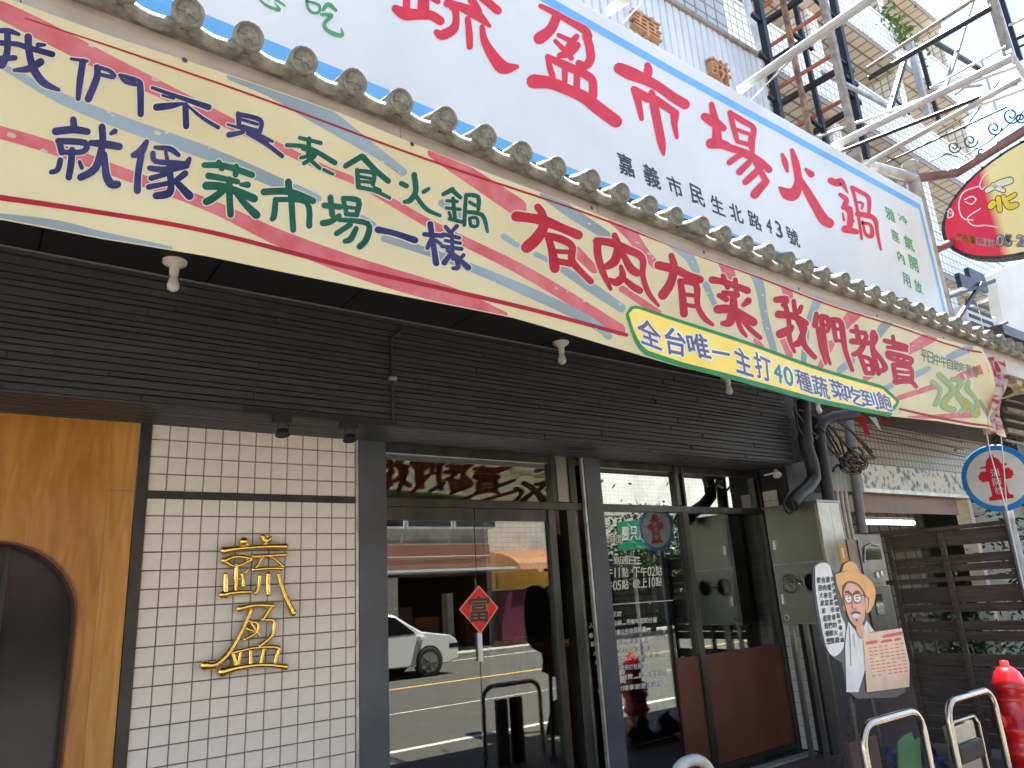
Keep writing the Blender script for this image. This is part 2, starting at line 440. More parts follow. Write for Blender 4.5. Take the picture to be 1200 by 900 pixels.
def smooth_pts(pts, k=4):
    if len(pts) < 3: return [tuple(a + (b - a) * i / k for a, b in zip(pts[0], pts[1])) for i in range(k + 1)]
    out = []; k0 = k
    for i in range(len(pts) - 1):
        k = max(k0, int(math.hypot(pts[i + 1][0] - pts[i][0], pts[i + 1][1] - pts[i][1]) / 5)) if len(pts[0]) == 3 and k0 > 5 else k0
        p0 = pts[max(i - 1, 0)]; p1 = pts[i]; p2 = pts[i + 1]; p3 = pts[min(i + 2, len(pts) - 1)]
        for j in range(k):
            t = j / k
            out.append(tuple(.5 * ((2 * b) + (-a + c) * t + (2 * a - 5 * b + 4 * c - d) * t * t + (-a + 3 * b - 3 * c + d) * t ** 3) for a, b, c, d in zip(p0, p1, p2, p3)))
    out.append(tuple(pts[-1]))
    return out

def parse(spec, ox=0, oy=0, s=1.0):
    """'x,y,w x,y,w; ...' brush strokes, read off an enlargement (origin ox,oy, scale s)"""
    res = []
    for st in spec.replace('\n', ' ').split(';'):
        st = st.strip()
        if not st: continue
        pts = []
        for tk in st.split():
            a = [float(v) for v in tk.split(',')]
            pts.append((ox + a[0] / s, oy + a[1] / s, a[2] / s))
        res.append(pts)
    return res

def brush(mb, strokes, to3, grow=0.0, off=0.0, step=0.0, k=4, sharp=False, f=None, back=None):
    """strokes with round ends laid on a plane; to3 maps a survey point onto that plane"""
    for si, st in enumerate(strokes):
        pts = smooth_pts(st, k) if len(st) > 1 else [st[0], (st[0][0] + .4, st[0][1], st[0][2])]
        L_, R_ = [], []
        n = len(pts)
        for i, (x, y, wd) in enumerate(pts):
            a = pts[max(i - 1, 0)]; b = pts[min(i + 1, n - 1)]
            dx, dy = b[0] - a[0], b[1] - a[1]; l = math.hypot(dx, dy) or 1; nx, ny = -dy / l, dx / l
            h = max(wd, .3) / 2 + grow
            L_.append((x + nx * h, y + ny * h)); R_.append((x - nx * h, y - ny * h))
            if i == 0: sdir = (dx / l, dy / l, h)
            if i == n - 1: edir = (dx / l, dy / l, h)
        def cap(p, d, sgn):
            out = []
            for kk in range(1, 5):
                t = PI * kk / 5 - PI / 2
                c, s_ = math.cos(t), math.sin(t)
                out.append((p[0] + sgn * d[0] * d[2] * c + (-d[1]) * d[2] * s_, p[1] + sgn * d[1] * d[2] * c + d[0] * d[2] * s_))
            return out
        def emit(o_):
            ff = (lambda p: f(to3(*p), o_)) if f else (lambda p: to3(*p) + Vector((0, o_, 0)))
            M_ = 4
            cols = [[ff((l_[0] + (r_[0] - l_[0]) * q / M_, l_[1] + (r_[1] - l_[1]) * q / M_)) for l_, r_ in zip(L_, R_)] for q in range(M_ + 1)]
            mb.add([v for c_ in cols for v in c_], [(q * n + i, q * n + i + 1, (q + 1) * n + i + 1, (q + 1) * n + i) for q in range(M_) for i in range(n - 1)])
            if not sharp:
                e = [R_[-1]] + cap(pts[-1], edir, 1) + [L_[-1]]
                mb.add([ff(p) for p in e], [tuple(range(len(e)))])
                e = [R_[0]] + cap(pts[0], sdir, -1) + [L_[0]]
                mb.add([ff(p) for p in e], [tuple(range(len(e)))])
        o1 = off + step * si
        emit(-o1)
        if back is not None: emit(back + o1)

# ------------------------------------------------------------------ setting
def sheet(name, x0, y0, x1, y1, z, m, kind='structure'):
    me = MB().add([(x0, y0, z), (x1, y0, z), (x1, y1, z), (x0, y1, z)], [(0, 1, 2, 3)]).mesh(name, m)
    return setp(link_mesh(name, me), kind=kind)
sheet('ground', -400, -400, 400, 400, -.16, concrete)
sheet('road', -200, -16.4, 200, -2.7, .1, asphalt)
mb = MB().box((-60, -2.75, -.15), (60, 7.6, .27)); setp(mb.build('pavement', paving), kind='structure')
mb = MB().box((-60, -20.5, -.15), (60, -16.3, .22)); setp(mb.build('far_pavement', concrete), kind='structure')
def rline(name, y, wd, m, z=.104):
    me = MB().add([(-80, y - wd / 2, z), (80, y - wd / 2, z), (80, y + wd / 2, z), (-80, y + wd / 2, z)], [(0, 1, 2, 3)]).mesh(name, m)
    setp(link_mesh(name, me), kind='structure')
rline('white_edge_line', -4.2, .13, line_w); rline('thin_white_line', -7.1, .06, line_w)
rline('yellow_centre_line', -10.4, .17, line_y); rline('far_white_line', -15.4, .13, line_w)

# ------------------------------------------------------------------ restaurant
X_END, YG, GZ, YC = 5.9, .05, .27, -.45
def near(p, Y0, Y1):
    """same sight line, from depth Y0 to depth Y1"""
    k = (Y1 - CAM.y) / (Y0 - CAM.y); return Vector((CAM.x + (p[0] - CAM.x) * k, p[1] + (Y1 - Y0), CAM.z + (p[2] - CAM.z) * k))
def gx(x): return CAM.x + (x - CAM.x) * (YG - CAM.y) / (.95 - CAM.y)
def gz_(z): return max(GZ, CAM.z + (z - CAM.z) * (YG - CAM.y) / (.95 - CAM.y))
def gbox(mb_, a, b): return mb_.box((gx(a[0]), a[1], gz_(a[2])), (gx(b[0]), b[1], gz_(b[2])))
shop = thing('restaurant_building', 'restaurant front with black plank cladding, tiled wall, glass doors and a roof-tile eave', 'restaurant', (0, 0, 0))
# cladding: a dark backing with long thin planks proud of it
cl = MB().box((-3.2, YC + .012, 2.93), (5.71, -.012, 3.66)).build('cladding', black_paint, shop)
pm = {}
def plank_mesh(l, h):
    k = (round(l, 1), round(h, 3))
    if k not in pm:
        a = k[0] / 2 - .0018; b = k[1] / 2 - .0018; c = .003
        me = MB().add([(-a, 0, -b), (a, 0, -b), (a, 0, b), (-a, 0, b), (-a, -.016, -b + c), (a, -.016, -b + c), (a, -.016, b - c), (-a, -.016, b - c)],
            [(0, 1, 5, 4), (1, 2, 6, 5), (2, 3, 7, 6), (3, 0, 4, 7), (4, 5, 6, 7)]).mesh('plank', black_plank)
        pm[k] = me
    return pm[k]
rows = 19; rh = .735 / rows; hs_ = [random.uniform(.72, 1.3) for _ in range(rows)]; hs_ = [h * .735 / sum(hs_) for h in hs_]
for r in range(rows):
    x = -3.2 + random.uniform(-.9, 0) ; z = 2.915 + sum(hs_[:r]) + hs_[r] / 2
    while x < 5.69:
        l = random.choice([.6, .9, 1.2, 1.2, 1.5]); x1 = min(x + l, 5.71); x0 = max(x, -3.2)
        if x1 - x0 > .05 and x1 > -1.4:
            ll = x1 - x0
            me = plank_mesh(ll, hs_[r])
            o = link_mesh('plank', me, None, cl, ((x0 + x1) / 2, YC + .014 + random.choice([-.009, -.003, -.002, 0, .001, .003]), z)); o.rotation_euler = (random.uniform(-.03, .03), random.uniform(-.0012, .0012), 0)
        x += l
und = MB().box((-3.2, YC + .014, 2.922), (5.71, .1, 2.93)).build('cladding_underside', black_paint, shop)
for r in range(10):
    x = -3.2
    while x < 5.69:
        x1 = min(x + random.choice([.9, 1.2, 1.5]), 5.71)
        if x1 > -1.4:
            o = link_mesh('plank', plank_mesh(x1 - x, rh), None, und, ((x + x1) / 2, YC + .03 + r * .0445, 2.922 + random.uniform(-.002, .003))); o.rotation_euler = (PI / 2, 0, 0)
        x = x1
# soffit under the eave, seams between its panels
sf = MB().box((-3.2, -2.32, 3.66), (5.85, .0, 3.7)).build('soffit', black_paint, shop)
for i in range(11):
    x0 = -3.1 + i * .81
    MB().box((x0 + .006, -2.31, 3.642), (x0 + .804, YC - .012, 3.658)).build('soffit_panel', soffit_m, sf)
MB().box((-3.2, YC - .03, 3.628), (5.71, YC - .0155, 3.636)).build('soffit_trim', pipe_grey, shop)
# underside of the recess
# posts
for x0, x1 in ((1.285, 1.485), (3.315, 3.495)):
    MB().box((x0, -.02, .1), (x1, .018, 2.918)).build('shutter_post', post_grey, shop, .004)
    MB().box((x0 - .022, -.014, 0), (x0 - .003, .015, 2.916)).build('post_edge', galv, shop)
MB().box((5.91, .1, 0), (P(978, 540, .1).x, .3, 3.9)).box((5.73, -.43, 2.95), (5.9, -.31, 3.655)).build('dark_return', black_paint, shop)
# timber panel with rounded window
tz0, ztop = 0.0, 2.93
wx1, wz1, rr = -.283, 2.25, .40
outl = []
for k in range(0, 13):
    t = PI / 2 * k / 12
    outl.append((wx1 - rr + rr * math.sin(t), wz1 - rr + rr * math.cos(t)))
outl = [(-1.9, wz1)] + outl + [(wx1, tz0)]
wp = MB()
poly = [(-1.9, ztop)] + [(-.1985, ztop), (-.1985, tz0)] + outl[::-1]
wp.prism([(x, -.012, z) for x, z in poly], (0, .03, 0))
wpo = wp.build('timber_panel', honey, shop)
MB().box((-.1975, -.0125, 2.52), (-.062, .018, 2.93)).build('timber_board', honey2, wpo, .002)
MB().box((-.1975, -.0125, 0), (-.062, .018, 2.518)).build('timber_board', honey2, wpo, .002)
MB().box((-3.2, -.012, 0), (-1.905, .018, 2.93)).build('timber_board', honey, wpo, .002)
rim = MB()
inn = [(x - (.009 if i > 0 else 0), z - .009) if i < len(outl) - 1 else (x - .009, z) for i, (x, z) in enumerate(outl)]
n = len(outl)
vs = [(x, -.026, z) for x, z in outl] + [(x, -.026, z) for x, z in inn] + [(x, .14, z) for x, z in inn] + [(x, .0, z) for x, z in outl]
fs = []
for i in range(n - 1):
    fs += [(i, i + 1, n + i + 1, n + i), (n + i, n + i + 1, 2 * n + i + 1, 2 * n + i), (3 * n + i, 3 * n + i + 1, i + 1, i)]
rim.add(vs, fs)
rim.build('window_surround', redwood, wpo)
MB().box((-3.2, .14, 0), (-.2, .16, 2.5)).build('dark_window', charcoal, wpo)
MB().box((-.62, .11, 0), (-.60, .139, 2.3)).build('window_mullion', black_paint, wpo)
MB().box((-.059, -.02, 0), (-.002, .03, 2.93)).build('trim_strip', dark_metal, shop)
# tiled wall
tw = MB().box((-.001, .004, 0), (1.262, .03, 2.93)).build('tiled_wall', grout, shop)
a = .0484; c_ = .003
tme = MB().add([(-a, 0, -a), (a, 0, -a), (a, 0, a), (-a, 0, a), (-a + c_, -.009, -a + c_), (a - c_, -.009, -a + c_), (a - c_, -.009, a - c_), (-a + c_, -.009, a - c_)],
    [(0, 1, 5, 4), (1, 2, 6, 5), (2, 3, 7, 6), (3, 0, 4, 7), (4, 5, 6, 7)]).mesh('tile', tile_white)
def tile(x, z, sx=1, sz=1):
    o = link_mesh('tile', tme, None, tw, (x, .004 + random.uniform(-.0008, .0008), z))
    o.rotation_euler = (random.uniform(-.006, .006), 0, random.uniform(-.006, .006)); o.scale = (sx, 1, sz)
rest = MB()
R0 = 2.92
for r in range(-1, 30):
    if r < 4: zc = R0 - (r + .5) * .1
    else: zc = R0 - 1.437 - (r - 14 + .5) * .1 + (.0 if True else 0)
    for c in range(13):
        xc = .1 * c + .05; sx = 1; sz = 1
        if c == 12: sx = .62; xc = 1.2 + .031
        if r == -1: sz = .1; zc = R0 + .006
        if r == 4: pass
        if zc < .05: continue
        if r == 3: pass
        if zc > 1.02: tile(xc, zc, sx, sz)
        else: rest.add([(xc + v.co.x * sx, .004 + v.co.y, zc + v.co.z) for v in tme.vertices], [(0, 1, 5, 4), (1, 2, 6, 5), (2, 3, 7, 6), (3, 0, 4, 7), (4, 5, 6, 7)])
setp(rest.build('tile_field', tile_white, tw), kind='stuff')
MB().box((0.0, -.016, 2.478), (1.262, .0035, 2.523)).build('trim_bar', dark_metal, shop)
MB().box((1.264, .0, 0), (1.272, .04, 2.904)).build('wall_edge', fascia_m, shop)
MB().box((-.0015, .035, 0), (1.262, .1, 2.915)).build('inner_wall', plaster, shop)
MB().box((5.775, -.3, 0), (5.9, 7.1, 3.655)).build('party_wall', black_paint, shop)
rt = MB().box((5.766, -.17, .27), (5.774, .0, 2.75)).build('return_wall', grout, shop)
for k in range(24): MB().box((5.758, -.165, .3 + k * .1), (5.765, -.083, .396 + k * .1)).box((5.758, -.079, .3 + k * .1), (5.765, -.002, .396 + k * .1)).build('tile', tile_white, rt)

# glass front, flush with the wall
gf = MB(); Y0, Y1 = YG - .03, YG + .04; HZ0, HZ1 = gz_(2.60), gz_(2.672)
gf.box((1.3, Y0, HZ0), (5.76, Y1, HZ1)); gf.box((1.3, Y0 + .004, 2.845), (5.76, Y1, 2.919))
for x0, x1, d in ((3.87, 3.98, .05), (3.66, 3.74, .03), (5.555, 5.635, .045)):
    gf.box((gx(x0), YG - d, .28), (gx(x1), YG + .05, HZ0 - .002))
for x0, x1, d in ((5.5, 5.56, .04), (5.62, 5.65, .04), (3.72, 3.78, .04), (3.93, 4.01, .06)):
    gf.box((gx(x0), YG - d, HZ1 + .002), (gx(x1), YG + .038, 2.9185))
gf.box((5.715, YG - .045, .28), (5.762, YG + .05, 2.9175)); gf.box((5.655, YG - .035, HZ1 + .003), (5.675, YG + .03, 2.843)); gf.box((1.28, YG - .025, .27), (1.34, YG + .045, 2.9175))
gfo = gf.build('window_frame', bronze, shop, .003)
MB().box((gx(3.785), YG - .045, HZ1 + .003), (gx(3.925), YG + .034, 2.917)).build('frame_cover', steel_box, gfo)
for x0, x1 in ((1.34, gx(3.72)), (gx(4.01), gx(5.5)), (gx(5.65), 5.715)):
    MB().box((x0, YG, HZ1), (x1, YG + .008, 2.846)).build('transom_pane', clear_glass, gfo)
MB().box((gx(5.635), YG, .36), (5.715, YG + .008, HZ0)).build('window_pane', int_glass, gfo)
MB().box((gx(3.98), YG, .36), (gx(5.555), YG + .008, HZ0)).build('window_pane', int_glass, gfo)
PZ1 = gz_(1.115)
MB().box((gx(5.64), YG - .02, .355), (5.715, YG - .002, PZ1)).build('lower_panel', maroon, gfo)
MB().box((gx(5.2), YG - .02, .355), (gx(5.553), YG - .002, PZ1)).build('lower_panel', maroon, gfo)
MB().box((1.28, YG - .1, .265), (5.76, YG + .08, .298)).build('door_sill', bronze, shop)
MB().box((gx(3.98), YG - .03, .3), (5.715, YG + .04, .353)).build('bottom_rail', bronze, gfo)
MB().box((1.3, YG - .20, .262), (5.76, YG - .102, .285)).build('threshold', concrete, shop)
for i, (x0, x1) in enumerate(((1.34, gx(2.826)), (gx(2.836), gx(3.66)))):
    d = MB().box((x0, YG - .012, gz_(2.49)), (x1, YG + .02, HZ0 - .003)).build('glass_door', bronze, shop)
    MB().box((x0, YG - .012, .3), (x1, YG + .02, .37)).build('bottom_rail', bronze, d)
    MB().box((x0, YG, .37), (x1, YG + .008, gz_(2.49))).build('door_pane', int_glass, d)
    if i == 1: MB().box((gx(2.806), YG - .02, gz_(1.32)), (gx(2.845), YG - .002, gz_(1.55))).build('lock_plate', sign_rim, d)

# vinyl lettering on the glass
vt = MB()
def vrow(s, x0, x1, yl, yr, h, mbb=vt, bold=.012, Yp=YG - .006):
    q = (P(x0, yl - h / 2, Yp), P(x1, yr - h / 2, Yp), P(x1, yr + h / 2, Yp), P(x0, yl + h / 2, Yp))
    text_row(mbb, s, q, bold, gap=.1)
vrow('營業時間', 698, 730, 632, 632, 10)
vrow('週一到週日:', 700, 750, 656, 657, 9)
vrow('中午11點~下午02點', 700, 776, 672, 669, 11)
vrow('下午05點~晚上10點', 700, 776, 688, 681, 11)
brush(vt, parse('716,708.5,1 788,703.5,1'), lambda a_, b_: P(a_, b_, YG - .006))
vrow('用餐規定', 700, 729, 721, 719, 6, bold=.02)
vrow('入座後請先點鍋，用餐時間90分鐘', 690, 770, 733, 726, 6, bold=.02)
vrow('每人低消依現場公告收服務費', 690, 757, 745, 737, 6, bold=.02)
vrow('飲酒請自備並酌收清潔費用', 692, 762, 755, 750, 6, bold=.02)
vrow('孩童100cm以下免費', 695, 768, 766, 759, 5, bold=.02)
vrow('孩童130cm以下半價優惠', 697, 776, 776, 767, 5, bold=.02)
vrow('剩餘食材不提供打包服務', 700, 757, 785, 780, 6, bold=.02)
vrow('食材造成浪費，酌收款$500', 700, 782, 797, 788, 6, bold=.02)
vrow('各式食材隨季節更換調整', 700, 778, 810, 801, 6, bold=.02)
vt.build('vinyl_lettering', white_plain, gfo)

# interior
room = MB().add([(1.26, 7, .28), (5.71, 7, .28), (5.71, .15, .28), (1.26, .15, .28)], [(0, 1, 2, 3)]).build('interior_floor', interior_floor, shop)
MB().box((-3.2, 5.0, 0), (5.71, 5.1, 3.2)).box((1.1, .12, 0), (1.25, 5, 3.2)).build('interior_wall', mat('interior_brown', (.16, .09, .05), .6, col2=(.1, .055, .03), scale=2), shop)
MB().box((1.26, .1, 2.96), (5.71, 5, 3.0)).build('interior_ceiling', plaster, shop)
# timber partition and grid-tiled column inside
MB().box(P(615, 800, 1.1) * 1.0, (P(632, 800, 1.1).x, 1.2, P(632, 745, 1.1).z)).box((P(648, 800, 1.1).x, 1.1, .28), (P(662, 800, 1.1).x, 1.2, P(655, 745, 1.1).z)).build('interior_post', honey, shop)
MB().box((P(612, 800, 1.1).x, 1.1, .285), (P(632, 800, 1.1).x, 1.2, P(632, 745, 1.1).z)).build('interior_post', honey2, shop)
MB().box((P(690, 700, 1.6).x, 1.6, .285), (P(722, 700, 1.6).x + 1.0, 1.9, 2.62)).build('tiled_column', mosaic_tan, shop)
MB().box((P(650, 620, 1.3).x, 1.3, 2.4), (5.2, 1.5, 2.95)).build('interior_beam', mat('dark_red_beam', (.12, .03, .02), .6), shop)
MB().box((P(720, 860, .5).x, .5, .285), (P(730, 860, .5).x, .56, P(725, 812, .5).z)).build('interior_post', honey, shop)
ct = thing('counter', 'dark red-brown wooden counter standing inside behind the glass doors', 'counter', (3.9, 1.4, .28))
MB().box((3.55, 1.25, .285), (4.7, 1.6, 1.33)).build('body', redwood, ct, .01); MB().box((3.5, 1.21, 1.331), (4.75, 1.65, 1.37)).build('counter_top', honey, ct, .006)
fx = thing('ceiling_lamp', 'twin fluorescent ceiling lamp seen through the transom of the right window', 'ceiling lamp', (4.8, 1.3, 2.95))
MB().box((4.6, .7, 2.935), (4.75, 1.9, 2.958)).build('lamp_housing', sign_rim, fx); MB().tube([(4.64, .73, 2.922), (4.64, 1.87, 2.922)], .014).build('tube', lamp_w, fx); MB().tube([(4.71, .73, 2.922), (4.71, 1.87, 2.922)], .014).build('tube', lamp_w, fx)

# eave with roof tiles
def ez(x):
    x = CAM.x + (x - CAM.x) / .881; return CAM.z + (ez0(x) - CAM.z) * .881
def ez0(x):
    K = [(-3, 3.99), (-1, 3.962), (0, 3.945), (1, 3.902), (2, 3.862), (3, 3.842), (7.3, 3.80)]
    for (a_, b_), (c2, d2) in zip(K, K[1:]):
        if x <= c2: return b_ + (d2 - b_) * (x - a_) / (c2 - a_)
    return K[-1][1]
er = MB()
N = 40; x0e, x1e = -3.1, 6.7
for i in range(N):
    xa = x0e + (x1e - x0e) * i / N; xb = x0e + (x1e - x0e) * (i + 1) / N
    er.add([(xa, -2.39, ez(xa) - .05), (xb, -2.39, ez(xb) - .05), (xb, -1.9, ez(xb) + .06), (xa, -1.9, ez(xa) + .06)], [(0, 1, 2, 3)])
    er.add([(xa, -2.39, ez(xa) - .05), (xb, -2.39, ez(xb) - .05), (xb, -2.25, ez(xb) - .055), (xa, -2.25, ez(xa) - .055)], [(3, 2, 1, 0)])
ero = er.build('tiled_eave', roof_tile_m, shop)
cap = MB(); R_ = .0508
cap.lathe((0, 0, 0), [(R_ * .15, -.013), (R_ * .3, -.008), (R_ * .55, -.012), (R_ * .72, -.006), (R_ * .8, -.014), (R_ * .97, -.014), (R_, -.006), (R_, .02), (R_ * .93, .03), (R_ * .93, .32)], axis=(0, 1, .28), n=18)
# relief on the disc
for k in range(6):
    t = k * PI / 3
    cap.tube([(R_ * .2 * math.cos(t), -.011, R_ * .2 * math.sin(t)), (R_ * .45 * math.cos(t + .5), -.013, R_ * .45 * math.sin(t + .5)), (R_ * .68 * math.cos(t + .3), -.011, R_ * .68 * math.sin(t + .3))], .0035, 4)
capme = cap.mesh('roof_cap', roof_tile_m)
pan = MB(); sp = .1935
g = 9; vs = []; fs = []
for j, (yy, zz, th) in enumerate([(0, 0, 0), (.0, -.03, 1), (.02, -.034, 1), (.4, .09, 1)]):
    for i in range(g):
        u = -1 + 2 * i / (g - 1); sag = -.035 * (1 - u * u)
        vs.append((u * sp / 2, yy, sag + (.012 if j == 0 else -.012) if j < 3 else sag * .6 + .07))
        if j == 1: vs[-1] = (u * sp / 2, yy, sag - .03)
        if j == 2: vs[-1] = (u * sp / 2, .03, sag - .034)
        if j == 0: vs[-1] = (u * sp / 2, yy, sag + .004)
for j in range(2):
    for i in range(g - 1): fs.append((j * g + i, j * g + i + 1, (j + 1) * g + i + 1, (j + 1) * g + i))
for i in range(g - 1): fs.append((3 * g + i, 3 * g + i + 1, i + 1, i))
pan.add(vs, fs, True)
pm_ = pan.mesh('pan_tile', roof_tile_m)
x = -.4226 - 3 * sp; i = 0
while x < 6.62:
    z = ez(x)
    o = link_mesh('roof_cap', capme, None, ero, (x, -2.415 + random.uniform(-.008, .008), z + random.uniform(-.004, .004)))
    o.rotation_euler = (random.uniform(-.04, .04), random.uniform(-.5, .5), random.uniform(-.05, .05))
    if not (1.82 < x < 1.9):
        o = link_mesh('pan_tile', pm_, None, ero, (x + sp / 2, -2.405 + random.uniform(-.006, .006), z - .008))
        o.rotation_euler = (0, .03 + random.uniform(-.02, .02), random.uniform(-.03, .03))
    x += sp
# fascia: long sheets with joints
for i, (a_, b_) in enumerate(((-3.1, -.86), (-.857, .385), (.388, 1.43), (1.433, 2.69), (2.693, 4.6), (4.603, 6.6))):
    f_ = MB(); n_ = 5
    for k in range(n_):
        xa = a_ + (b_ - a_) * k / n_; xb = a_ + (b_ - a_) * (k + 1) / n_
        za, zb = ez(xa) - .03, ez(xb) - .03
        f_.add([(xa, -2.335, za - .2), (xb, -2.335, zb - .2), (xb, -2.335, zb), (xa, -2.335, za), (xa, -2.31, za - .2), (xb, -2.31, zb - .2)], [(0, 1, 2, 3), (0, 4, 5, 1)])
    f_.build('fascia_sheet', fascia_m, shop)

# conduit on the cladding
cdn = thing('electrical_conduit', 'thin grey conduit bent at the top, running down the black plank cladding', 'conduit', P(461, 495, YC))
MB().tube([P(472, 386, YC - .015), P(458, 397, YC - .015), P(461, 495, YC - .015)], .010, 8).build('pipe', pipe_dark, cdn); MB().box(P(457, 445, YC - .03), P(463, 443, YC - .004)).build('clip', galv, cdn)

# spot lights on a rail
tr = thing('spotlight_rail', 'black rail with two spotlights under the cladding above the tiled wall', 'spotlights', (.95, -.05, 3.02))
za = 2.905
MB().box((P(285, 478, YC).x, YC - .04, za), (P(462, 497, YC).x, YC - .005, za + .018)).build('rail', rubber, tr)
for px_, py_ in ((330, 497), (408, 505)):
    c_ = P(px_, py_, YC - .02); xs = c_.x; zs = za - .045
    sp_ = MB().box((xs - .055, YC - .05, zs), (xs + .05, YC - .008, za - .001)).build('driver_box', rubber, tr, .003)
    MB().tube([(xs - .02, YC - .03, zs), (xs - .028, YC - .04, zs - .03), (xs - .032, YC - .04, zs - .055)], .003, 6).tube([(xs + .03, YC - .03, zs), (xs + .034, YC - .04, zs - .03), (xs + .032, YC - .04, zs - .055)], .003, 6).build('yoke', chrome, sp_)
    MB().lathe((xs, YC - .035, zs - .035), [(.014, 0), (.033, -.01), (.039, -.036), (.043, -.04), (.036, -.043)], axis=(.0, .25, 1), n=16).build('lamp_head', rubber, sp_)

# bare bulbs under the soffit
def bulb(loc, label):
    t = thing('ceiling_bulb', label, 'light bulb', loc, 'bare bulbs under the black soffit')
    MB().lathe(loc, [(.062, 0), (.062, -.012), (.05, -.024), (.026, -.036), (.022, -.085), (.018, -.088)], n=20).build('lamp_holder', porcelain, t)
    MB().lathe(Vector(loc) + Vector((0, 0, -.086)), [(.017, 0), (.02, -.015), (.03, -.045), (.032, -.06), (.026, -.078), (.012, -.088), (.002, -.09)], n=20).build('bulb', bulb_m, t)
bulb(PZ(205, 306, 3.642), 'bare white bulb under the soffit at left, above the tiled wall')
bulb(PZ(657, 401, 3.642), 'bare white bulb under the soffit above the glass doors')
bulb(PZ(852, 441, 3.642), 'bare white bulb half hidden by the yellow strip of the banner')
bulb(PZ(957, 466, 3.642), 'bare white bulb under the soffit beside the dark drain pipes')

# gold characters
GX, GY, GS = 230, 620, 5.143
def gold_char(label, spec, org):
    t = MB(); k = 0
    for st in parse(spec, GX, GY, GS):
        pts = smooth_pts(st, 4) if len(st) > 1 else [st[0], (st[0][0] + 1, st[0][1], st[0][2])]
        p3 = [P(a_, b_, -.045) + Vector((0, -.0006 * k, 0)) for a_, b_, c3 in pts]; rs = [c3 / 2 * .008 for _, _, c3 in pts]
        # knobbly round ends
        t.tube(p3, rs, 10); t.sphere(p3[0], rs[0] * 1.08, 10); t.sphere(p3[-1], rs[-1] * 1.08, 10); k += 1
    o = t.build('gold_character', gold, fixn=False)
    return setp(o, label, 'wall lettering')
gold_char('upper polished gold character on the white tiled wall, with grass radical on top',
 '165,130,30 230,120,25 310,112,18 420,105,22 535,105,26; 285,75,34 300,90,22; 300,80,16 310,110,14; 400,45,22 415,75,20 445,55,16; 415,60,16 420,100,14; 165,190,24 240,165,17 325,180,18 300,200,16 230,225,16 180,200,18; 240,215,14 238,290,18 238,365,14;175,275,17 175,400,22; 270,270,15 280,300,14 283,340,18; 155,395,26 240,382,18 325,378,15; 302,250,12 290,262,12; 250,300,10 285,300,10; 345,165,17 440,160,17 535,155,17; 400,165,14 370,210,14 345,245,17; 345,245,19 430,238,17 510,238,17; 440,165,13 480,190,13 520,225,15; 380,285,17 372,340,15 355,385,18; 430,275,20 428,340,18 430,390,20; 490,275,17 530,400,21 580,505,27', 0)
gold_char('lower polished gold character on the white tiled wall, with long curled tail at left',
 '260,480,25 350,460,20 460,462,22; 330,490,18 270,620,20 200,740,24 120,815,26 50,822,33; 455,465,18 400,545,17; 400,548,15 465,555,17 455,640,19 380,705,19; 325,560,15 365,570,15 365,620,13 290,665,16; 300,600,13 370,625,11; 320,555,13 350,600,11 380,640,11; 215,745,17 228,790,18 240,830,20; 215,745,17 290,728,16 360,715,16 490,715,20 480,770,18 470,810,18; 265,745,14 252,810,15; 325,735,15 325,815,17; 405,725,15 385,810,17; 155,860,36 250,835,24 400,818,20 535,830,23', 0)

# red paper diamond on the door
ds = thing('door_couplet', 'red diamond paper with a black character stuck where the glass doors meet', 'paper charm', (2.85, YG - .02, 1.75))
c0 = P(561, 714, YG - .02)
dq = [P(561, 686, YG - .02), P(584, 712, YG - .02), P(563, 743, YG - .02), P(538, 714, YG - .02)]
MB().prism([p for p in dq], (0, .004, 0)).build('paper', mat('red_paper', (.75, .012, .012), .55), ds)
b_ = MB(); edge = [(p - c0) * .93 + c0 + Vector((0, -.001, 0)) for p in dq]; edge2 = [(p - c0) * 1.0 + c0 + Vector((0, -.001, 0)) for p in dq]
for i in range(4): b_.add([edge[i], edge[(i + 1) % 4], edge2[(i + 1) % 4], edge2[i]], [(0, 1, 2, 3)])
b_.build('paper_border', mat('paper_edge', (.8, .35, .25), .5), ds)
b_ = MB().lathe(c0 + Vector((0, -.0015, 0)), [(.082, 0), (.082, -.0005)], axis=(0, 1, 0), n=24).build('gold_disc', mat('dull_gold', (.55, .12, .03), .45), ds)
b_ = MB(); glyph_fit(b_, '富', (P(550, 700, YG - .024), P(573, 698, YG - .024), P(573, 728, YG - .024), P(550, 729, YG - .024)), .02); b_.build('lettering', ink, ds)

# ------------------------------------------------------------------ banner
YB = -2.38
def bwave(x, z):
    """depth of the cloth: soft folds, tighter towards the tied end"""
    y = .012 * math.sin(1.7 * x + .6 * z) + .007 * math.sin(4.3 * x - 2.2 * z + 1)
    if x < 1.5: y += .009 * math.sin((z - 3.0) * 9 - 1.1 * x) * min(1, (1.5 - x))
    if x > 4.7:
        t_ = min(1.2, (x - 4.7) * 1.2); y += .016 * t_ * math.sin(15 * (x + .35 * (z - 3.3))) + .02 * t_ * math.sin(9 * (z - 3.0) + 5 * x)
    return y
def bp(p, o=0):
    z = p.z
    if abs(o) < .0026 and EDG: z = min(max(z, edge_at(EDG[1], p.x) + .004), edge_at(EDG[0], p.x) - .004)
    return Vector((p.x, YB + bwave(p.x, p.z) + o, z))
EDG = []
def b3(px, py): return P(px, py, YB)
TOPE = [(-40, -20), (23, 0), (133, 42), (265, 87), (400, 133), (600, 215), (800, 293), (1000, 363), (1100, 396), (1150, 411), (1174, 422)]
BOTE = [(-40, 251), (0, 258), (120, 281), (243, 300), (400, 331), (600, 374), (737, 413), (800, 432), (930, 464), (1048, 488), (1100, 493), (1150, 503), (1174, 513)]
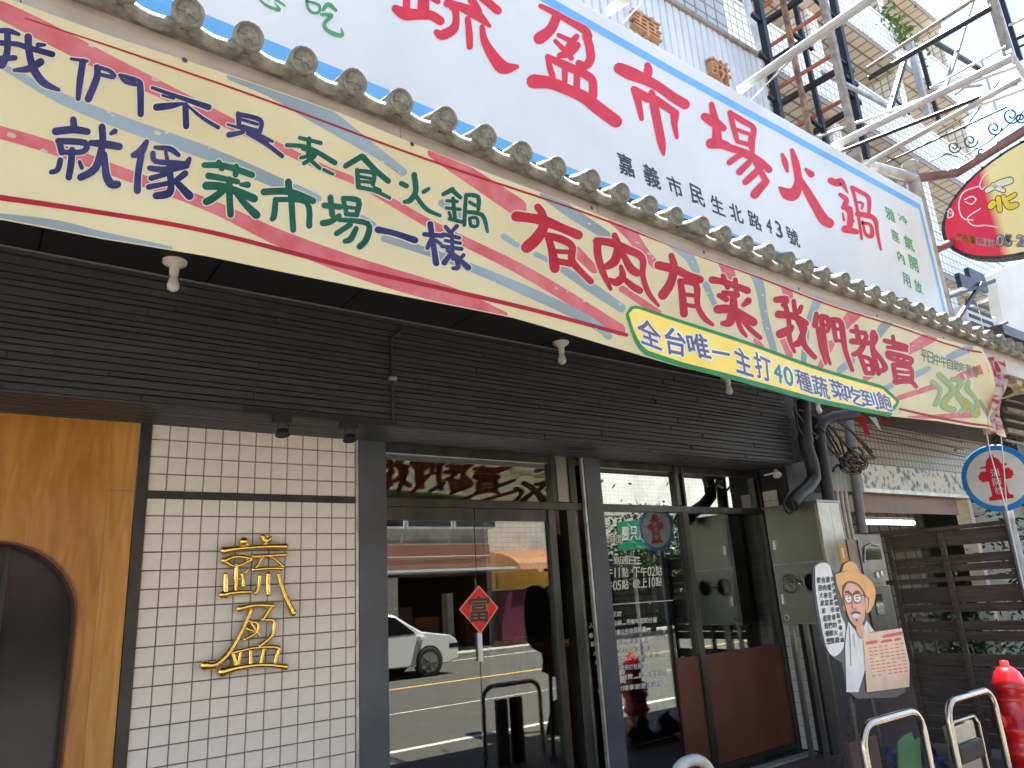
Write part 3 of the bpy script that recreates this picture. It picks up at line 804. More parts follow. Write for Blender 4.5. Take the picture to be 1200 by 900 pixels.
def edge_at(E, x):
    for (a1, b1), (a2, b2) in zip(E, E[1:]):
        if a1.x <= x <= a2.x + 1e-6: return a1.z + (a2.z - a1.z) * (x - a1.x) / (a2.x - a1.x)
    return E[-1][0].z if x > E[-1][0].x else E[0][0].z
E1 = [(b3(*p), 0) for p in TOPE]; E2 = [(b3(*p), 0) for p in BOTE]
EDG += [E1, E2]
xs0 = max(E1[0][0].x, E2[0][0].x); xs1 = P(1160, 450, YB).x
bn = thing('advertising_banner', 'long cream cloth banner with red, green and violet brush lettering hung below the eave', 'banner', (3, YB, 3.4))
cm = MB(); NX, NZ = 700, 40; vs = []; fs = []
for i in range(NX + 1):
    x = -1.6 + (xs1 + 1.6) * i / NX
    xe = min(max(x, xs0), xs1 - .001); zt = edge_at(E1, xe); zb = edge_at(E2, xe)
    for j in range(NZ + 1):
        z = zb + (zt - zb) * j / NZ; vs.append(Vector((x, YB + bwave(x, z), z)))
for i in range(NX):
    for j in range(NZ): a_ = i * (NZ + 1) + j; fs.append((a_, a_ + NZ + 1, a_ + NZ + 2, a_ + 1))
cm.add(vs, fs, True); cm.build('cloth', cloth, bn, fixn=False)
def on_banner(name, m, spec, ox=0, oy=0, s=1, off=.002, grow=0, step=.00002, k=4, sharp=False):
    for st in parse(spec, ox, oy, s):
        mb_ = MB(); brush(mb_, [st], b3, grow, off, step, k, sharp, f=lambda p, o: bp(p, o), back=0.0); mb_.build(name, m, bn, fixn=False)
on_banner('pink_ray', b_pink, '''-30,2,18 0,10,22 60,40,24 140,82,21 250,135,14 330,172,9 384,196,8 430,215,8 520,268,11 600,312,13 660,348,14 725,387,14;
-30,144,14 0,152,15 60,170,15 150,203,14 250,240,15 330,277,20 420,312,24 520,345,22 590,370,6;
508,178,14 560,212,18 606,244,20; 673,296,12 694,317,10; 727,339,8 770,367,8; 718,257,17 737,275,15 752,295,12 768,312,10; 846,302,15 853,320,14 862,342,7; 884,400,7 893,411,7;
921,332,13 925,350,12; 917,397,8 926,417,8; 1007,363,16 992,380,12; 977,402,9 963,431,7; 1090,395,15 1063,411,11; 1036,432,6 1016,443,7; 1150,432,12 1123,443,9; 1095,453,7 1054,466,6;1065,489,3 1150,486,8''', off=.0006, k=6)
on_banner('grey_ray', b_grey, '''-30,62,6 0,75,7 70,113,12 150,145,15 250,180,15 330,212,13 352,219,6; 350,217,8 376,229,8; 427,252,8 441,261,8; 453,277,8 504,294,10 550,313,10 620,345,12 690,378,11 712,395,8;
270,90,10 320,107,18 372,133,24 440,176,12 474,200,9; 520,236,9 560,262,8; 590,277,7 605,288,6; 626,299,6 640,306,6; 657,317,8 690,338,12 727,362,10; 638,228,16 665,250,13 690,266,12 708,277,10; 788,283,16 806,300,12 815,318,9; 826,334,8 836,358,6;
884,320,13 890,340,11 893,362,9 898,385,9 906,411,8; 962,348,11 952,372,9; 947,388,8 943,425,7; 1040,377,12 1030,392,9; 1001,422,8 987,433,8; 1131,410,10 1112,419,8; 1088,432,7 1071,440,8; 1050,448,6 1036,457,7;
-30,249,3 60,264,13 120,277,10 200,291,4''', off=.0009, k=6)
on_banner('red_border_line', b_line, '30,20,1.6 115,49,2 200,79,2.4 370,139,2.4 600,222,2.4 780,286,2.2 900,330,2.2 1000,365,2 1100,400,2 1143,415,2; -30,226,7 0,231,7 100,246,6 243,270,5.5 400,309,5.5 560,349,5 733,393,4.5; 1055,479,2.5 1100,489,3 1160,502,2', off=.0012, k=6)
sk = MB()
for px, py, r in [(107, 53, 4), (182, 93, 5.5), (128, 130, 3), (133, 134, 2.5), (185, 154, 5), (196, 154, 2.5), (215, 108, 2), (246, 172, 1.5), (14, 155, 6), (52, 174, 5), (300, 108, 1.5), (478, 218, 1.5), (450, 188, 2), (470, 200, 1.5), (688, 264, 2), (745, 285, 3), (760, 298, 3), (764, 303, 2), (811, 307, 2), (828, 344, 2), (893, 346, 2), (896, 365, 2), (898, 385, 2), (725, 357, 2), (682, 354, 1.8), (649, 339, 2), (662, 343, 1.5), (578, 331, 1.5), (550, 343, 1.5), (697, 386, 1.5), (577, 277, 1.5), (892, 376, 1.6), (1070, 405, 1.5), (1078, 400, 1.2), (948, 397, 1.5), (372, 280, 1.5)]:
    brush(sk, [[(px - r * .4, py, r), (px + r * .5, py + r * .3, r * .8)]], b3, 0, .0014, 0, 2, f=lambda p, o: bp(p, o))
setp(sk.build('print_specks', b_speck, bn, fixn=False), kind='stuff')
S_ = {
 'red': [
  (590, 220, 6, '''85,205,66 190,222,58 270,240,66 400,295,52 510,343,58; 228,145,42 260,195,48 268,285,62 220,365,74 155,425,74; 300,350,40 325,440,45 340,530,62 345,575,62; 300,345,40 400,375,48 468,425,42 465,520,46 530,600,36 600,668,36;330,455,26 460,462,26; 335,520,38 480,548,38;
   645,395,48 648,480,48 680,590,42 740,718,20; 640,385,48 730,393,48 850,438,50 965,498,45 970,620,32 1010,740,32 1082,832,14; 765,345,36 790,425,50 770,520,60 715,560,44; 825,470,32 880,570,50 930,605,46; 812,560,20 825,630,46 780,672,50 735,652,20; 840,650,26 900,700,42 950,728,40'''),
  (760, 280, 6, '''62,190,54 180,217,52 270,260,48 352,290,52; 155,122,36 172,200,48 150,310,56 92,398,62; 215,300,36 230,400,44 240,530,48; 215,300,34 325,325,40 335,470,32 380,560,32 437,608,20; 235,392,22 330,405,22; 240,465,22 330,480,22;
   440,292,46 530,310,36 685,368,44; 515,265,28 545,345,30; 600,292,28 608,370,32; 515,382,26 610,398,40; 485,402,28 535,430,36; 655,470,26 690,440,42; 475,500,56 570,505,56 725,590,52; 585,400,36 582,500,56 555,590,56 505,600,26; 600,545,22 635,640,28 670,688,16; 640,570,26 700,640,28 772,700,26'''),
  (900, 320, 6, '''52,190,36 130,185,46 105,225,26; 68,292,48 180,302,42 278,350,38; 122,230,32 148,330,28 152,460,32 190,552,16; 80,430,56 150,400,48 172,378,26; 185,195,26 202,300,32 250,400,36 262,500,38 342,588,28; 242,235,28 226,270,32; 268,385,36 230,480,42 200,498,36;
   355,280,26 345,360,40; 365,385,26 388,520,22 422,632,12; 390,300,32 405,420,32 430,560,22 452,632,16; 390,300,32 438,316,32 440,395,22 412,405,18; 400,358,16 440,362,16; 470,322,32 495,470,22; 470,322,32 528,340,32 545,450,32 562,550,26 606,678,20; 482,385,16 535,392,16; 490,465,18 545,475,18;
   600,402,22 690,420,26; 632,370,22 650,480,32; 605,475,36 715,490,30; 702,440,22 662,540,36 615,568,26; 650,555,26 700,700,26; 672,582,20 728,610,22 745,690,22; 680,642,14 735,650,14; 700,700,24 745,705,22; 740,420,26 742,540,26 782,705,26; 745,415,30 762,460,28 742,525,22 800,610,24 826,672,32 775,690,24;
   822,475,26 970,518,26; 875,445,18 888,520,22; 840,520,18 972,545,20; 842,560,28 1000,602,26 1002,635,22; 842,560,24 858,598,22 1000,640,22; 905,570,14 915,610,14; 950,585,14 958,625,14; 880,645,26 905,770,28; 880,645,26 1002,670,24 1012,760,24; 898,690,14 1005,702,14; 903,725,14 1008,738,14; 895,765,32 1000,762,26 1045,800,20''')],
 'violet': [
  (0, 20, 6, '''-20,95,26 60,95,32 132,120,18; 52,110,40 50,250,40 15,335,46; -10,180,32 120,190,30 190,212,32 368,262,36; -10,292,36 105,285,30; 198,138,46 205,250,42 240,370,48 310,460,44 415,508,16; 100,370,16 200,362,42 285,315,48; 268,195,28 315,195,14;
   500,295,14 612,312,16; 582,315,40 562,450,40 550,570,26; 682,355,36 680,430,42 622,572,44; 672,350,18 770,382,20 800,425,24 700,405,16; 840,412,14 880,462,14 970,482,16; 845,412,18 968,450,20 985,500,38 990,680,36; 880,440,8 950,462,8'''),
  (170, 90, 6, '''50,82,16 250,152,22 445,218,34; 120,135,8 200,158,10; 80,215,42 180,205,36 262,192,14; 282,205,36 290,345,36; 300,208,8 400,288,16 515,355,20;
   652,262,24 660,340,26; 652,266,24 808,306,26 808,385,24; 668,300,14 790,335,14; 660,345,24 805,385,26; 580,335,8 750,385,18 900,450,12; 592,405,32 690,388,20; 720,395,16 860,470,22 970,548,22; 760,405,22 870,450,10'''),
  (50, 120, 4, '''62,128,30 145,120,30 212,130,26; 145,75,26 150,120,28; 80,175,26 92,225,26; 75,172,24 200,182,26 192,222,22 92,225,18; 140,215,26 135,280,28 124,345,26; 85,262,22 72,308,22 42,320,18; 175,270,12 185,298,16; 228,182,22 290,188,32 362,200,28; 280,110,28 282,190,28 250,300,32 180,345,30; 292,235,22 300,330,32 322,376,36 352,378,32; 322,140,12 340,130,22;
   490,178,18 462,225,36 428,240,22; 465,240,28 450,330,26 446,408,28; 530,205,12 600,212,22 640,240,16; 520,232,20 532,268,20 622,276,22 672,284,30 692,258,16; 580,225,10 590,275,16; 505,300,20 580,308,26 680,290,22; 512,348,22 585,328,16; 500,390,22 588,372,18; 596,300,28 606,380,26 592,420,34 535,432,30; 672,325,26 622,365,22; 640,375,26 692,430,36'''),
  (320, 140, 4.286, '''540,542,30 620,560,24 722,598,30;
770,568,18 860,578,18; 800,515,24 812,620,22 822,720,26; 800,600,16 782,640,16; 825,600,12 850,622,12; 875,532,14 892,555,16; 930,530,16 902,560,12; 862,570,15 940,590,15; 872,603,12 945,618,12; 855,632,15 950,648,15; 905,570,13 905,700,13; 880,655,13 930,690,14; 890,680,18 862,718,24; 915,680,14 930,740,20 905,748,14; 958,680,14 938,702,12; 938,705,18 978,745,26''')],
 'green': [
  (50, 120, 4, '''762,286,22 860,290,24 988,330,24; 830,272,20 845,300,24; 912,292,22 910,330,22; 782,335,26 850,347,22 920,362,20; 935,375,12 968,376,26; 772,382,34 860,388,32 998,440,34; 880,352,26 882,430,26 886,518,26; 862,395,26 805,440,30 772,458,30; 905,400,22 950,460,26 1008,518,36'''),
  (320, 140, 4.286, '''-38,352,28 90,350,30 212,395,28; 86,302,30 90,352,30; 22,400,24 14,470,26 4,490,20; 20,390,20 178,402,22 192,522,26; 100,360,26 106,450,26 110,545,24;
   270,418,24 350,425,24; 300,378,24 310,465,24; 262,508,28 300,500,26 345,470,20; 365,385,18 382,460,18; 365,382,18 442,395,24 434,462,20; 372,425,12 430,432,12; 380,462,18 436,466,18; 345,490,18 488,510,24 480,590,26 445,630,26; 400,515,22 330,562,22; 430,535,20 402,588,26 372,602,20;
   135,90,13 242,115,14; 72,125,14 180,137,16 318,210,20; 152,142,11 245,168,12; 145,185,12 222,172,12 162,212,15; 182,95,18 182,175,18; 185,190,14 242,235,14; 262,242,11 310,264,10;
   450,180,22 372,225,22; 455,182,24 520,245,22 588,300,22; 430,245,16 440,325,20; 430,248,14 512,262,16 512,315,16; 440,275,10 508,288,10; 445,300,10 508,305,10; 440,328,16 520,345,14 598,382,12; 520,330,12 550,345,12;
   652,312,18 680,325,18; 715,272,22 726,350,22 700,395,24 672,402,14; 788,342,14 765,355,16; 728,375,16 780,440,16 848,475,10;
   905,348,20 862,370,16; 905,352,18 945,388,14; 880,402,11 930,407,11; 878,437,11 945,447,11; 910,392,14 922,500,14; 892,460,10 900,480,10; 895,492,14 955,510,13; 972,378,13 966,525,14; 972,376,13 1030,388,16 1034,450,13; 990,412,10 1022,432,10; 968,460,13 1052,478,16 1078,562,10; 992,492,11 1000,530,13 1030,530,11 1025,492,11 992,492,11''')]}
REV = {'red': mat('reverse_red', (.9, .42, .38), .5, transl=.6), 'violet': mat('reverse_violet', (.4, .38, .5), .5, transl=.6), 'green': mat('reverse_green', (.35, .5, .4), .5, transl=.6)}
for key, mt in (('red', b_red), ('violet', b_blue), ('green', b_green)):
    for ox, oy, s, spec in S_[key]:
        for chs in spec.split(';\n'):
            st = parse(chs, ox, oy, s); m1 = MB(); m2 = MB()
            brush(m1, st, b3, .75, .0022, .00002, 4, f=lambda p, o: bp(p, o)); m3 = MB(); brush(m3, st, b3, .45, -.0016, -.00002, 4, f=lambda p, o: bp(p, o))
            brush(m2, st, b3, 2.1, .0016, .00001, 4, f=lambda p, o: bp(p, o))
            o = m1.build(key + '_character', mt, bn, fixn=False); m2.build('character_outline', b_halo, o, fixn=False); m3.build('reverse_print', REV[key], o, fixn=False)
# price and small print at the tied end
pr = '''490,450,28 545,505,28 540,560,22 515,625,30; 540,395,36 615,470,34 640,520,36 585,600,44 580,640,40 650,670,36; 640,428,26 700,452,32 670,520,30 690,570,40 735,650,42 700,690,24; 760,450,32 745,510,28 800,580,30 810,650,32 800,710,40; 720,590,22 765,640,26 780,700,26; 850,610,36 885,680,36'''
on_banner('price_outline', mat('price_green', (.16, .34, .22), .5), pr, 1020, 380, 6.667, .0018, 1.0)
on_banner('price_figure', b_yel, pr, 1020, 380, 6.667, .0025, -.7)
m3 = MB(); q = (b3(1078, 408), b3(1144, 431), b3(1145, 443), b3(1079, 422))
text_row(m3, '平日中午自助吃到飽', q, .012, f=lambda p: bp(p, -.0022)); setp(m3.build('small_lettering', mat('dark_green_ink', (.06, .15, .09), .5), bn, fixn=False), kind='stuff')
# yellow strip
def strip_poly(gr):
    P0 = [(737, 362), (745, 360), (760, 366), (846, 396), (935, 424), (1034, 454), (1044, 459), (1053, 470), (1051, 480), (1045, 487), (1000, 480), (930, 465), (880, 452), (820, 436), (752, 413), (742, 400), (736, 385), (733, 370)]
    return P0
def ribbon_fill(mb_, top, bot, o_, n_=60):
    """fill between two survey polylines"""
    def samp(E, t):
        x = E[0][0] + (E[-1][0] - E[0][0]) * t
        for (a1, b1), (a2, b2) in zip(E, E[1:]):
            if x <= a2 + 1e-6: return b3(x, b1 + (b2 - b1) * (x - a1) / (a2 - a1))
    vs = []
    for i in range(n_ + 1):
        t = i / n_; a1 = samp(top, t); b1 = samp(bot, t)
        for j in range(7): vs.append(bp(a1.lerp(b1, j / 6), o_))
    fs = []
    for i in range(n_):
        for j in range(6): a_ = i * 7 + j; fs.append((a_, a_ + 7, a_ + 8, a_ + 1))
    mb_.add(vs, fs)
sg = MB(); ribbon_fill(sg, [(732, 368), (735, 361), (741, 358.5), (750, 360), (846, 392), (930, 419.5), (1036, 452), (1054, 469)], [(732, 370), (738, 390), (745, 407), (755, 417), (800, 432), (880, 453), (960, 472), (1044, 489), (1054, 472)], -.0026)
sg.build('strip_border', stick_g, bn, fixn=False)
sy = MB(); ribbon_fill(sy, [(735.5, 368), (739, 363), (744, 362), (752, 364.5), (846, 396.5), (930, 424), (1034, 455.5), (1050, 470)], [(735.5, 370), (741, 387), (748, 402), (757, 411), (800, 426), (880, 447), (960, 466), (1040, 483), (1050, 472)], -.0032)
sy.build('yellow_strip', stick_y, bn, fixn=False)
st_ink = mat('strip_ink', (.1, .1, .17), .5); st_grn = mat('strip_green', (.03, .2, .16), .5)
YC = [('全', 743, 371, 770, 382, 775, 412, 749, 402), ('台', 776, 382, 801, 390, 801, 419, 780, 415), ('唯', 801, 392, 824, 393, 831, 424, 806, 417), ('一', 831, 402, 851, 406, 852, 428, 832, 424), ('主', 855, 405, 874, 415, 880, 443, 860, 437), ('打', 879, 412, 900, 421, 902, 449, 884, 443),
      ('4', 904, 423, 914, 429, 916, 450, 906, 446), ('0', 916, 428, 928, 433, 930, 454, 919, 450), ('種', 930, 431, 949, 438, 955, 462, 935, 455), ('蔬', 951, 438, 970, 443, 975, 468, 956, 462), ('菜', 972, 442, 989, 448, 996, 471, 978, 465), ('吃', 990, 449, 1008, 455, 1015, 477, 994, 470), ('到', 1008, 455, 1025, 460, 1031, 480, 1013, 475), ('飽', 1026, 457, 1042, 464, 1047, 483, 1031, 479)]
for ch, *c8 in YC:
    q = (b3(c8[0], c8[1]), b3(c8[2], c8[3]), b3(c8[4], c8[5]), b3(c8[6], c8[7]))
    m1 = MB(); m2 = MB()
    glyph_fit(m2, ch, q, .075, 0.0, lambda p: bp(p, -.0038)); glyph_fit(m1, ch, q, .022, 0.0, lambda p: bp(p, -.0046))
    o = m1.build('strip_character', st_grn if ch in '40' else st_ink, bn, fixn=False); m2.build('character_outline', white_plain, o, fixn=False)
# gathered red and white end of the cloth
ge = MB(); vs = []; fs = []
for i in range(19):
    t = i / 18; z = P(1165, 420 + 88 * t, YB).z
    xx = P(1165, 425 + 85 * t, YB).x + .03 * math.sin(5 * t)
    wd = .30 - .13 * math.sin(PI * min(1, t * 1.2)) - .06 * t
    for j in range(13):
        u = j / 12; vs.append((xx + wd * (u - .6), YB - .02 + .035 * math.sin(u * 17 + 5 * t) + .02 * math.sin(9 * t + 2 * u), z + .02 * math.sin(7 * u + 3)))
for i in range(18):
    for j in range(12): a_ = i * 13 + j; fs.append((a_, a_ + 1, a_ + 14, a_ + 13))
ge.add(vs, fs, True)
gm = mat('gathered_cloth', (.78, .68, .58), .5, col2=(.6, .06, .08), scale=9, lo=.40, hi=.50, stretch=(2.5, 1, .8), transl=.5)
ge.build('gathered_end', gm, bn, fixn=False)
MB().tube([P(1173, 512, YB), P(1176, 545, -2.2), P(1180, 600, -2.0), P(1200, 690, -1.98)], .005, 6).tube([P(1156, 508, YB), P(1160, 530, -2.1), P(1176, 585, -2.0), P(1184, 620, -1.98)], .005, 6).build('tie_cord', sign_rim, bn)
gr_ = MB()
for px, py in ((216, 71), (483, 169), (690, 246), (824, 296), (937, 338), (1028, 370), (1105, 396)): gr_.lathe(bp(P(px, py, YB), -.003), [(.007, -.002), (.009, 0)], axis=(0, 1, 0), n=10)
gr_.build('eyelet', dark_metal, bn)

# ------------------------------------------------------------------ signboard
YS = -2.05
def fs_(x, z): q = near((x, 0, z), -1.75, YS); return q.x, q.z
def s3(px, py): return P(px, py, YS)
sb = thing('shop_signboard', 'big white signboard with red brush characters and a light blue border above the eave', 'signboard', (2, YS, 4.1))
c4 = [fs_(-3.8, 4.06), fs_(6.70, 4.02), fs_(6.72, 5.49), fs_(-3.8, 5.66)]
MB().add([(x, YS, z) for x, z in c4] + [(x, YS + .12, z) for x, z in c4], [(0, 1, 2, 3), (7, 6, 5, 4), (0, 4, 5, 1), (1, 5, 6, 2), (2, 6, 7, 3), (3, 7, 4, 0)]).build('panel', sign_white, sb, .004)
def band(pts, h):
    bl = MB()
    for a1, b1 in zip(pts, pts[1:]):
        (xa, za), (xb, zb) = fs_(*a1), fs_(*b1); bl.add([(xa, YS - .0008, za - h), (xb, YS - .0008, zb - h), (xb, YS - .0008, zb), (xa, YS - .0008, za)], [(0, 1, 2, 3)])
    bl.build('blue_border', sky_blue, sb, fixn=False)
band([(-3.8, 5.53), (1.5, 5.47), (3, 5.43), (6.64, 5.395)], .067)
band([(-3.8, 4.37), (-.37, 4.317), (.394, 4.299), (2.05, 4.228), (3.27, 4.205), (6.57, 4.165)], .10)
bl = MB(); q4 = [fs_(6.58, 4.165), fs_(6.64, 4.165), fs_(6.645, 5.322), fs_(6.585, 5.322)]
bl.add([(x, YS - .0008, z + .001) for x, z in q4], [(0, 1, 2, 3)]).build('blue_border', sky_blue, sb, fixn=False)
rd = [(440, 0, 6.667, '''155,70,60 230,110,95 330,115,80 430,120,70 505,165,66; 245,-60,50 240,60,55; 375,-60,84 372,100,90; 420,-20,36 488,15,36; 560,30,56 650,50,60 780,110,80 890,205,24; 740,-20,56 800,90,60; 830,-20,60 955,85,60; 622,60,50 628,170,52 600,235,72 520,275,76 478,255,46; 720,150,42 732,270,50 735,365,46; 832,212,38 850,320,56 925,450,84 1000,530,100 1105,522,30; 560,-40,60 600,60,50'''),
  (610, 0, 5.808, '''135,42,28 210,78,36 330,145,40 432,203,54 465,250,44; 245,112,60 205,200,66 128,262,80; 258,240,25 330,275,32; 235,280,25 300,345,34 345,398,32; 385,310,46 330,360,56 265,380,36; 380,250,36 340,300,46 300,350,26; 445,245,52 468,320,56 475,400,56 440,450,54 395,432,44; 185,388,36 200,470,38 218,520,38; 188,392,36 300,445,56 450,515,56 490,560,52 492,655,56; 300,460,38 300,560,34; 385,500,42 380,600,42; 88,555,94 200,565,80 320,612,72 430,662,78 530,740,84 648,828,82'''),
  (710, 65, 7.2, '''112,110,92 200,150,108 330,205,86 450,270,76 560,350,78 665,413,82; 350,85,50 356,130,70 345,180,66; 235,285,50 265,370,56 285,460,46 300,535,36; 240,290,56 330,350,76 400,370,76 500,430,62 588,490,56; 580,490,74 577,580,50 597,690,30; 385,312,46 405,420,70 440,600,70 470,750,64 485,835,22'''),
  (815, 110, 7.2, '''78,195,66 150,235,86 232,290,56; 135,88,40 150,170,58 175,280,66 180,400,86; 128,420,84 220,425,76 310,465,56 400,490,46; 290,160,42 320,290,42 352,400,36; 290,160,36 390,225,46 488,290,42 472,390,56 478,495,36; 340,300,28 460,345,28; 350,402,32 450,430,36; 310,450,36 430,510,66 540,570,56 618,640,56; 400,500,46 340,540,46 285,580,46; 450,580,46 400,630,50 370,660,54; 520,650,54 470,700,56 420,745,50; 490,550,42 540,640,46 595,740,46; 595,740,54 540,800,66 497,850,70'''),
  (900, 165, 6.667, '''110,108,22 132,170,42 150,238,20; 186,75,30 215,180,54 235,290,56 230,360,72 195,420,92 140,410,82 92,368,20; 245,285,28 300,390,56 370,510,66 430,610,76 478,645,72; 295,225,22 335,262,50;
488,312,46 540,332,50 570,320,46 620,405,8; 562,420,26 610,460,36 602,510,46 640,560,46 638,660,46; 588,520,36 640,532,36; 582,565,8 592,620,16; 650,590,8 666,632,14; 600,690,54 690,712,36; 655,365,24 680,460,20 700,560,20 730,765,18; 655,365,26 720,400,28 785,450,28 785,580,22; 702,480,14 738,492,16 730,530,14; 700,572,40 800,592,34 840,632,30 852,720,22 880,850,12; 735,632,16 762,730,20 810,742,32 800,660,20 740,642,20''')]
for ox, oy, s, spec in rd:
    
    for chs in spec.split(';\n'):
        st = parse(chs, ox, oy, s); m1 = MB(); m2 = MB(); brush(m2, st, s3, 1.0, .0012, .00001, 5); brush(m1, st, s3, .35, .0019, .00003, 5)
        o = m1.build('red_character', red_paint, sb, fixn=False); m2.build('character_outline', pink_halo, o, fixn=False)

gs = parse('''595,-30,25 600,60,28 640,112,28 700,110,28 705,55,28 650,25,26 600,15,20; 738,90,30 782,40,42 850,92,30; 722,130,28 812,138,40 752,205,36 768,262,38 850,305,42 908,310,36 895,245,8; 182,0,18 250,55,28 358,92,28 315,30,12; 320,-5,32 400,52,20; 250,-5,14 262,2,14''', 280, 0, 7.5)
for gg in (gs[:3], gs[3:]):
    m1 = MB(); m2 = MB(); brush(m1, gg, s3, 0, .0019, .00003, 5); brush(m2, gg, s3, .8, .0012, .00001, 5)
    o = m1.build('green_character', green_paint, sb, fixn=False); m2.build('character_outline', pale_halo, o, fixn=False)
for s, q8 in (('冷氣開放', [(1051, 249, 1065, 265), (1058, 274, 1072, 296), (1064, 298, 1077, 320), (1070, 326, 1082, 346)]), ('雅座內用', [(1036, 241, 1050, 262), (1043, 267, 1055, 286), (1050, 292, 1061, 311), (1056, 318, 1068, 338)])):
    for ch, (xa, ya, xb, yb) in zip(s, q8):
        sk_ = (xb - xa) * .45
        gp = MB(); glyph_fit(gp, ch, (s3(xa, ya), s3(xb - 3, ya + sk_), s3(xb, yb), s3(xa + 3, yb - sk_)), .025, 0, lambda p: p + Vector((0, -.0015, 0))); gp.build('small_green_character', green_paint, sb, fixn=False)
AD = [('嘉', 722, 177, 739, 185, 745, 209, 727, 203), ('義', 752, 190, 770, 199, 775, 223, 757, 216), ('市', 780, 204, 796, 211, 802, 234, 785, 226), ('民', 807, 214, 822, 222, 827, 244, 811, 237), ('生', 831, 227, 846, 234, 850, 254, 835, 248), ('北', 853, 236, 868, 244, 872, 263, 857, 257), ('路', 875, 245, 889, 253, 894, 272, 879, 265), ('4', 897, 255, 903, 258, 905, 274, 899, 271), ('3', 908, 258, 914, 262, 918, 280, 910, 277), ('號', 920, 264, 933, 271, 938, 291, 924, 284)]
for ch, *c8 in AD:
    ad = MB(); glyph_fit(ad, ch, [s3(c8[2 * i], c8[2 * i + 1]) for i in range(4)], .022, 0, lambda p: p + Vector((0, -.0015, 0))); ad.build('address_character', ink, sb, fixn=False)
pst = thing('sign_post', 'weathered round steel post at the right end of the white signboard', 'post', (6.14, -1.93, 3.6))
PX0 = near((6.98, -1.62, 5.98), -1.62, -1.93); PX0.y = -1.93
pole_m = mat('mottled_post', (.42, .37, .3), .7, col2=(.24, .22, .2), scale=7, bump=.3)
MB().tube([(PX0.x, PX0.y, 3.5), PX0], .055, 16).lathe(PX0, [(.055, 0), (.076, .01), (.076, .06), (.055, .08)], n=16).build('pole', pole_m, pst)
MB().tube([(PX0.x - .75, -1.85, PX0.z - .16), (PX0.x, -1.93, PX0.z - .1)], .055, 12).build('cross_pipe', galv, pst)

# ------------------------------------------------------------------ upper wall of the shop
uw = thing('upper_facade', 'white ribbed metal parapet behind the signboard with grey tiled wall above', 'wall', (0, -1, 4))
rb = MB(); x = -3.2; YW = -1.0
while x < 5.42:
    rb.add([(x, YW, 4.3), (x + .07, YW, 4.3), (x + .078, YW + .02, 4.3), (x + .092, YW + .02, 4.3), (x + .1, YW, 4.3), (x, YW, 7.17), (x + .07, YW, 7.17), (x + .078, YW + .02, 7.17), (x + .092, YW + .02, 7.17), (x + .1, YW, 7.17)], [(i, i + 1, i + 6, i + 5) for i in range(4)]); x += .1
rb.box((-3.2, YW + .03, 4.3), (5.46, YW + .3, 7.16)); rb.build('ribbed_parapet', corru, uw, fixn=False)
MB().box((-3.2, YW - .03, 7.172), (5.48, YW + .32, 7.22)).build('parapet_coping', grey_weather, uw)
MB().box((-3.2, -.3, 6.5), (6.1, -.1, 10.5)).build('tiled_wall', grey_tile, uw)
MB().tube([P(874, 0, -.36), P(893, 62, -.36)], .05, 10).build('downpipe', galv, uw)
MB().box((3.55, -.34, 7.3), (3.8, -.305, 10.5)).build('white_panel', corru, uw)
def carved(ch, quad, label):
    m_ = MB(); tmp = MB(); q = [P(a_, b_, YW - .06) for a_, b_ in quad]
    glyph_fit(tmp, ch, q, 0)
    me = tmp.mesh('c'); bm = bmesh.new(); bm.from_mesh(me)
    r = bmesh.ops.extrude_face_region(bm, geom=bm.faces[:]); vs_ = [e for e in r['geom'] if isinstance(e, bmesh.types.BMVert)]
    bmesh.ops.translate(bm, verts=vs_, vec=(0, .055, 0)); bmesh.ops.recalc_face_normals(bm, faces=bm.faces); org = q[3]
    bmesh.ops.translate(bm, verts=bm.verts, vec=-org); me.materials.append(timber_char); bm.to_mesh(me); bm.free()
    o = bpy.data.objects.new('carved_character', me); C.objects.link(o); o.location = org; setp(o, label, 'wall lettering')
carved('華', [(742, 7), (774, 26), (777, 53), (743, 31)], 'brown timber character on the white ribbed parapet, left of the two')
carved('餅', [(830, 62), (855, 75), (859, 103), (833, 84)], 'brown timber character on the white ribbed parapet, right of the two')

# ------------------------------------------------------------------ frames and trusses above
def yend(px0, py0, Y0, px1, py1):
    a_ = P(px0, py0, Y0); b_ = PZ(px1, py1, a_.z); return a_, b_
sf_ = thing('scaffold_tower', 'rusty black and brown steel frame tower rising behind the signboard', 'scaffold', P(912, 132, -1.3))
def member(parent, name, m_, p, q, w_=.05, tube=False):
    mb_ = MB()
    if tube: mb_.tube([p, q], w_ / 2, 8)
    else: mb_.bar(p, q, w_)
    return mb_.build(name, m_, parent)
for (a_, b_, c1, d1, Y, w_, m_) in [(884, -20, 914, 140, -1.3, .065, black_steel), (913, -20, 952, 170, -1.75, .04, rusty), (926, -20, 969, 172, -1.3, .045, black_steel), (960, -20, 1010, 205, -1.75, .06, grey_weather), (972, -20, 1022, 215, -1.3, .07, black_steel)]:
    member(sf_, 'upright', m_, P(a_, b_, Y), P(c1, d1, Y), w_)
for (a_, b_, c1, d1, w_, m_) in [(881, 17, 905, 1, .03, red_rust), (894, 28, 940, -2, .05, black_steel), (890, 62, 964, 14, .03, red_rust), (902, 74, 945, 46, .05, black_steel), (901, 110, 976, 64, .03, red_rust), (913, 122, 987, 80, .05, black_steel), (932, 148, 990, 116, .03, red_rust), (950, 157, 992, 132, .05, black_steel)]:
    p, q = yend(a_, b_, -1.0, c1, d1); member(sf_, 'crossbar', m_, p, q, w_)
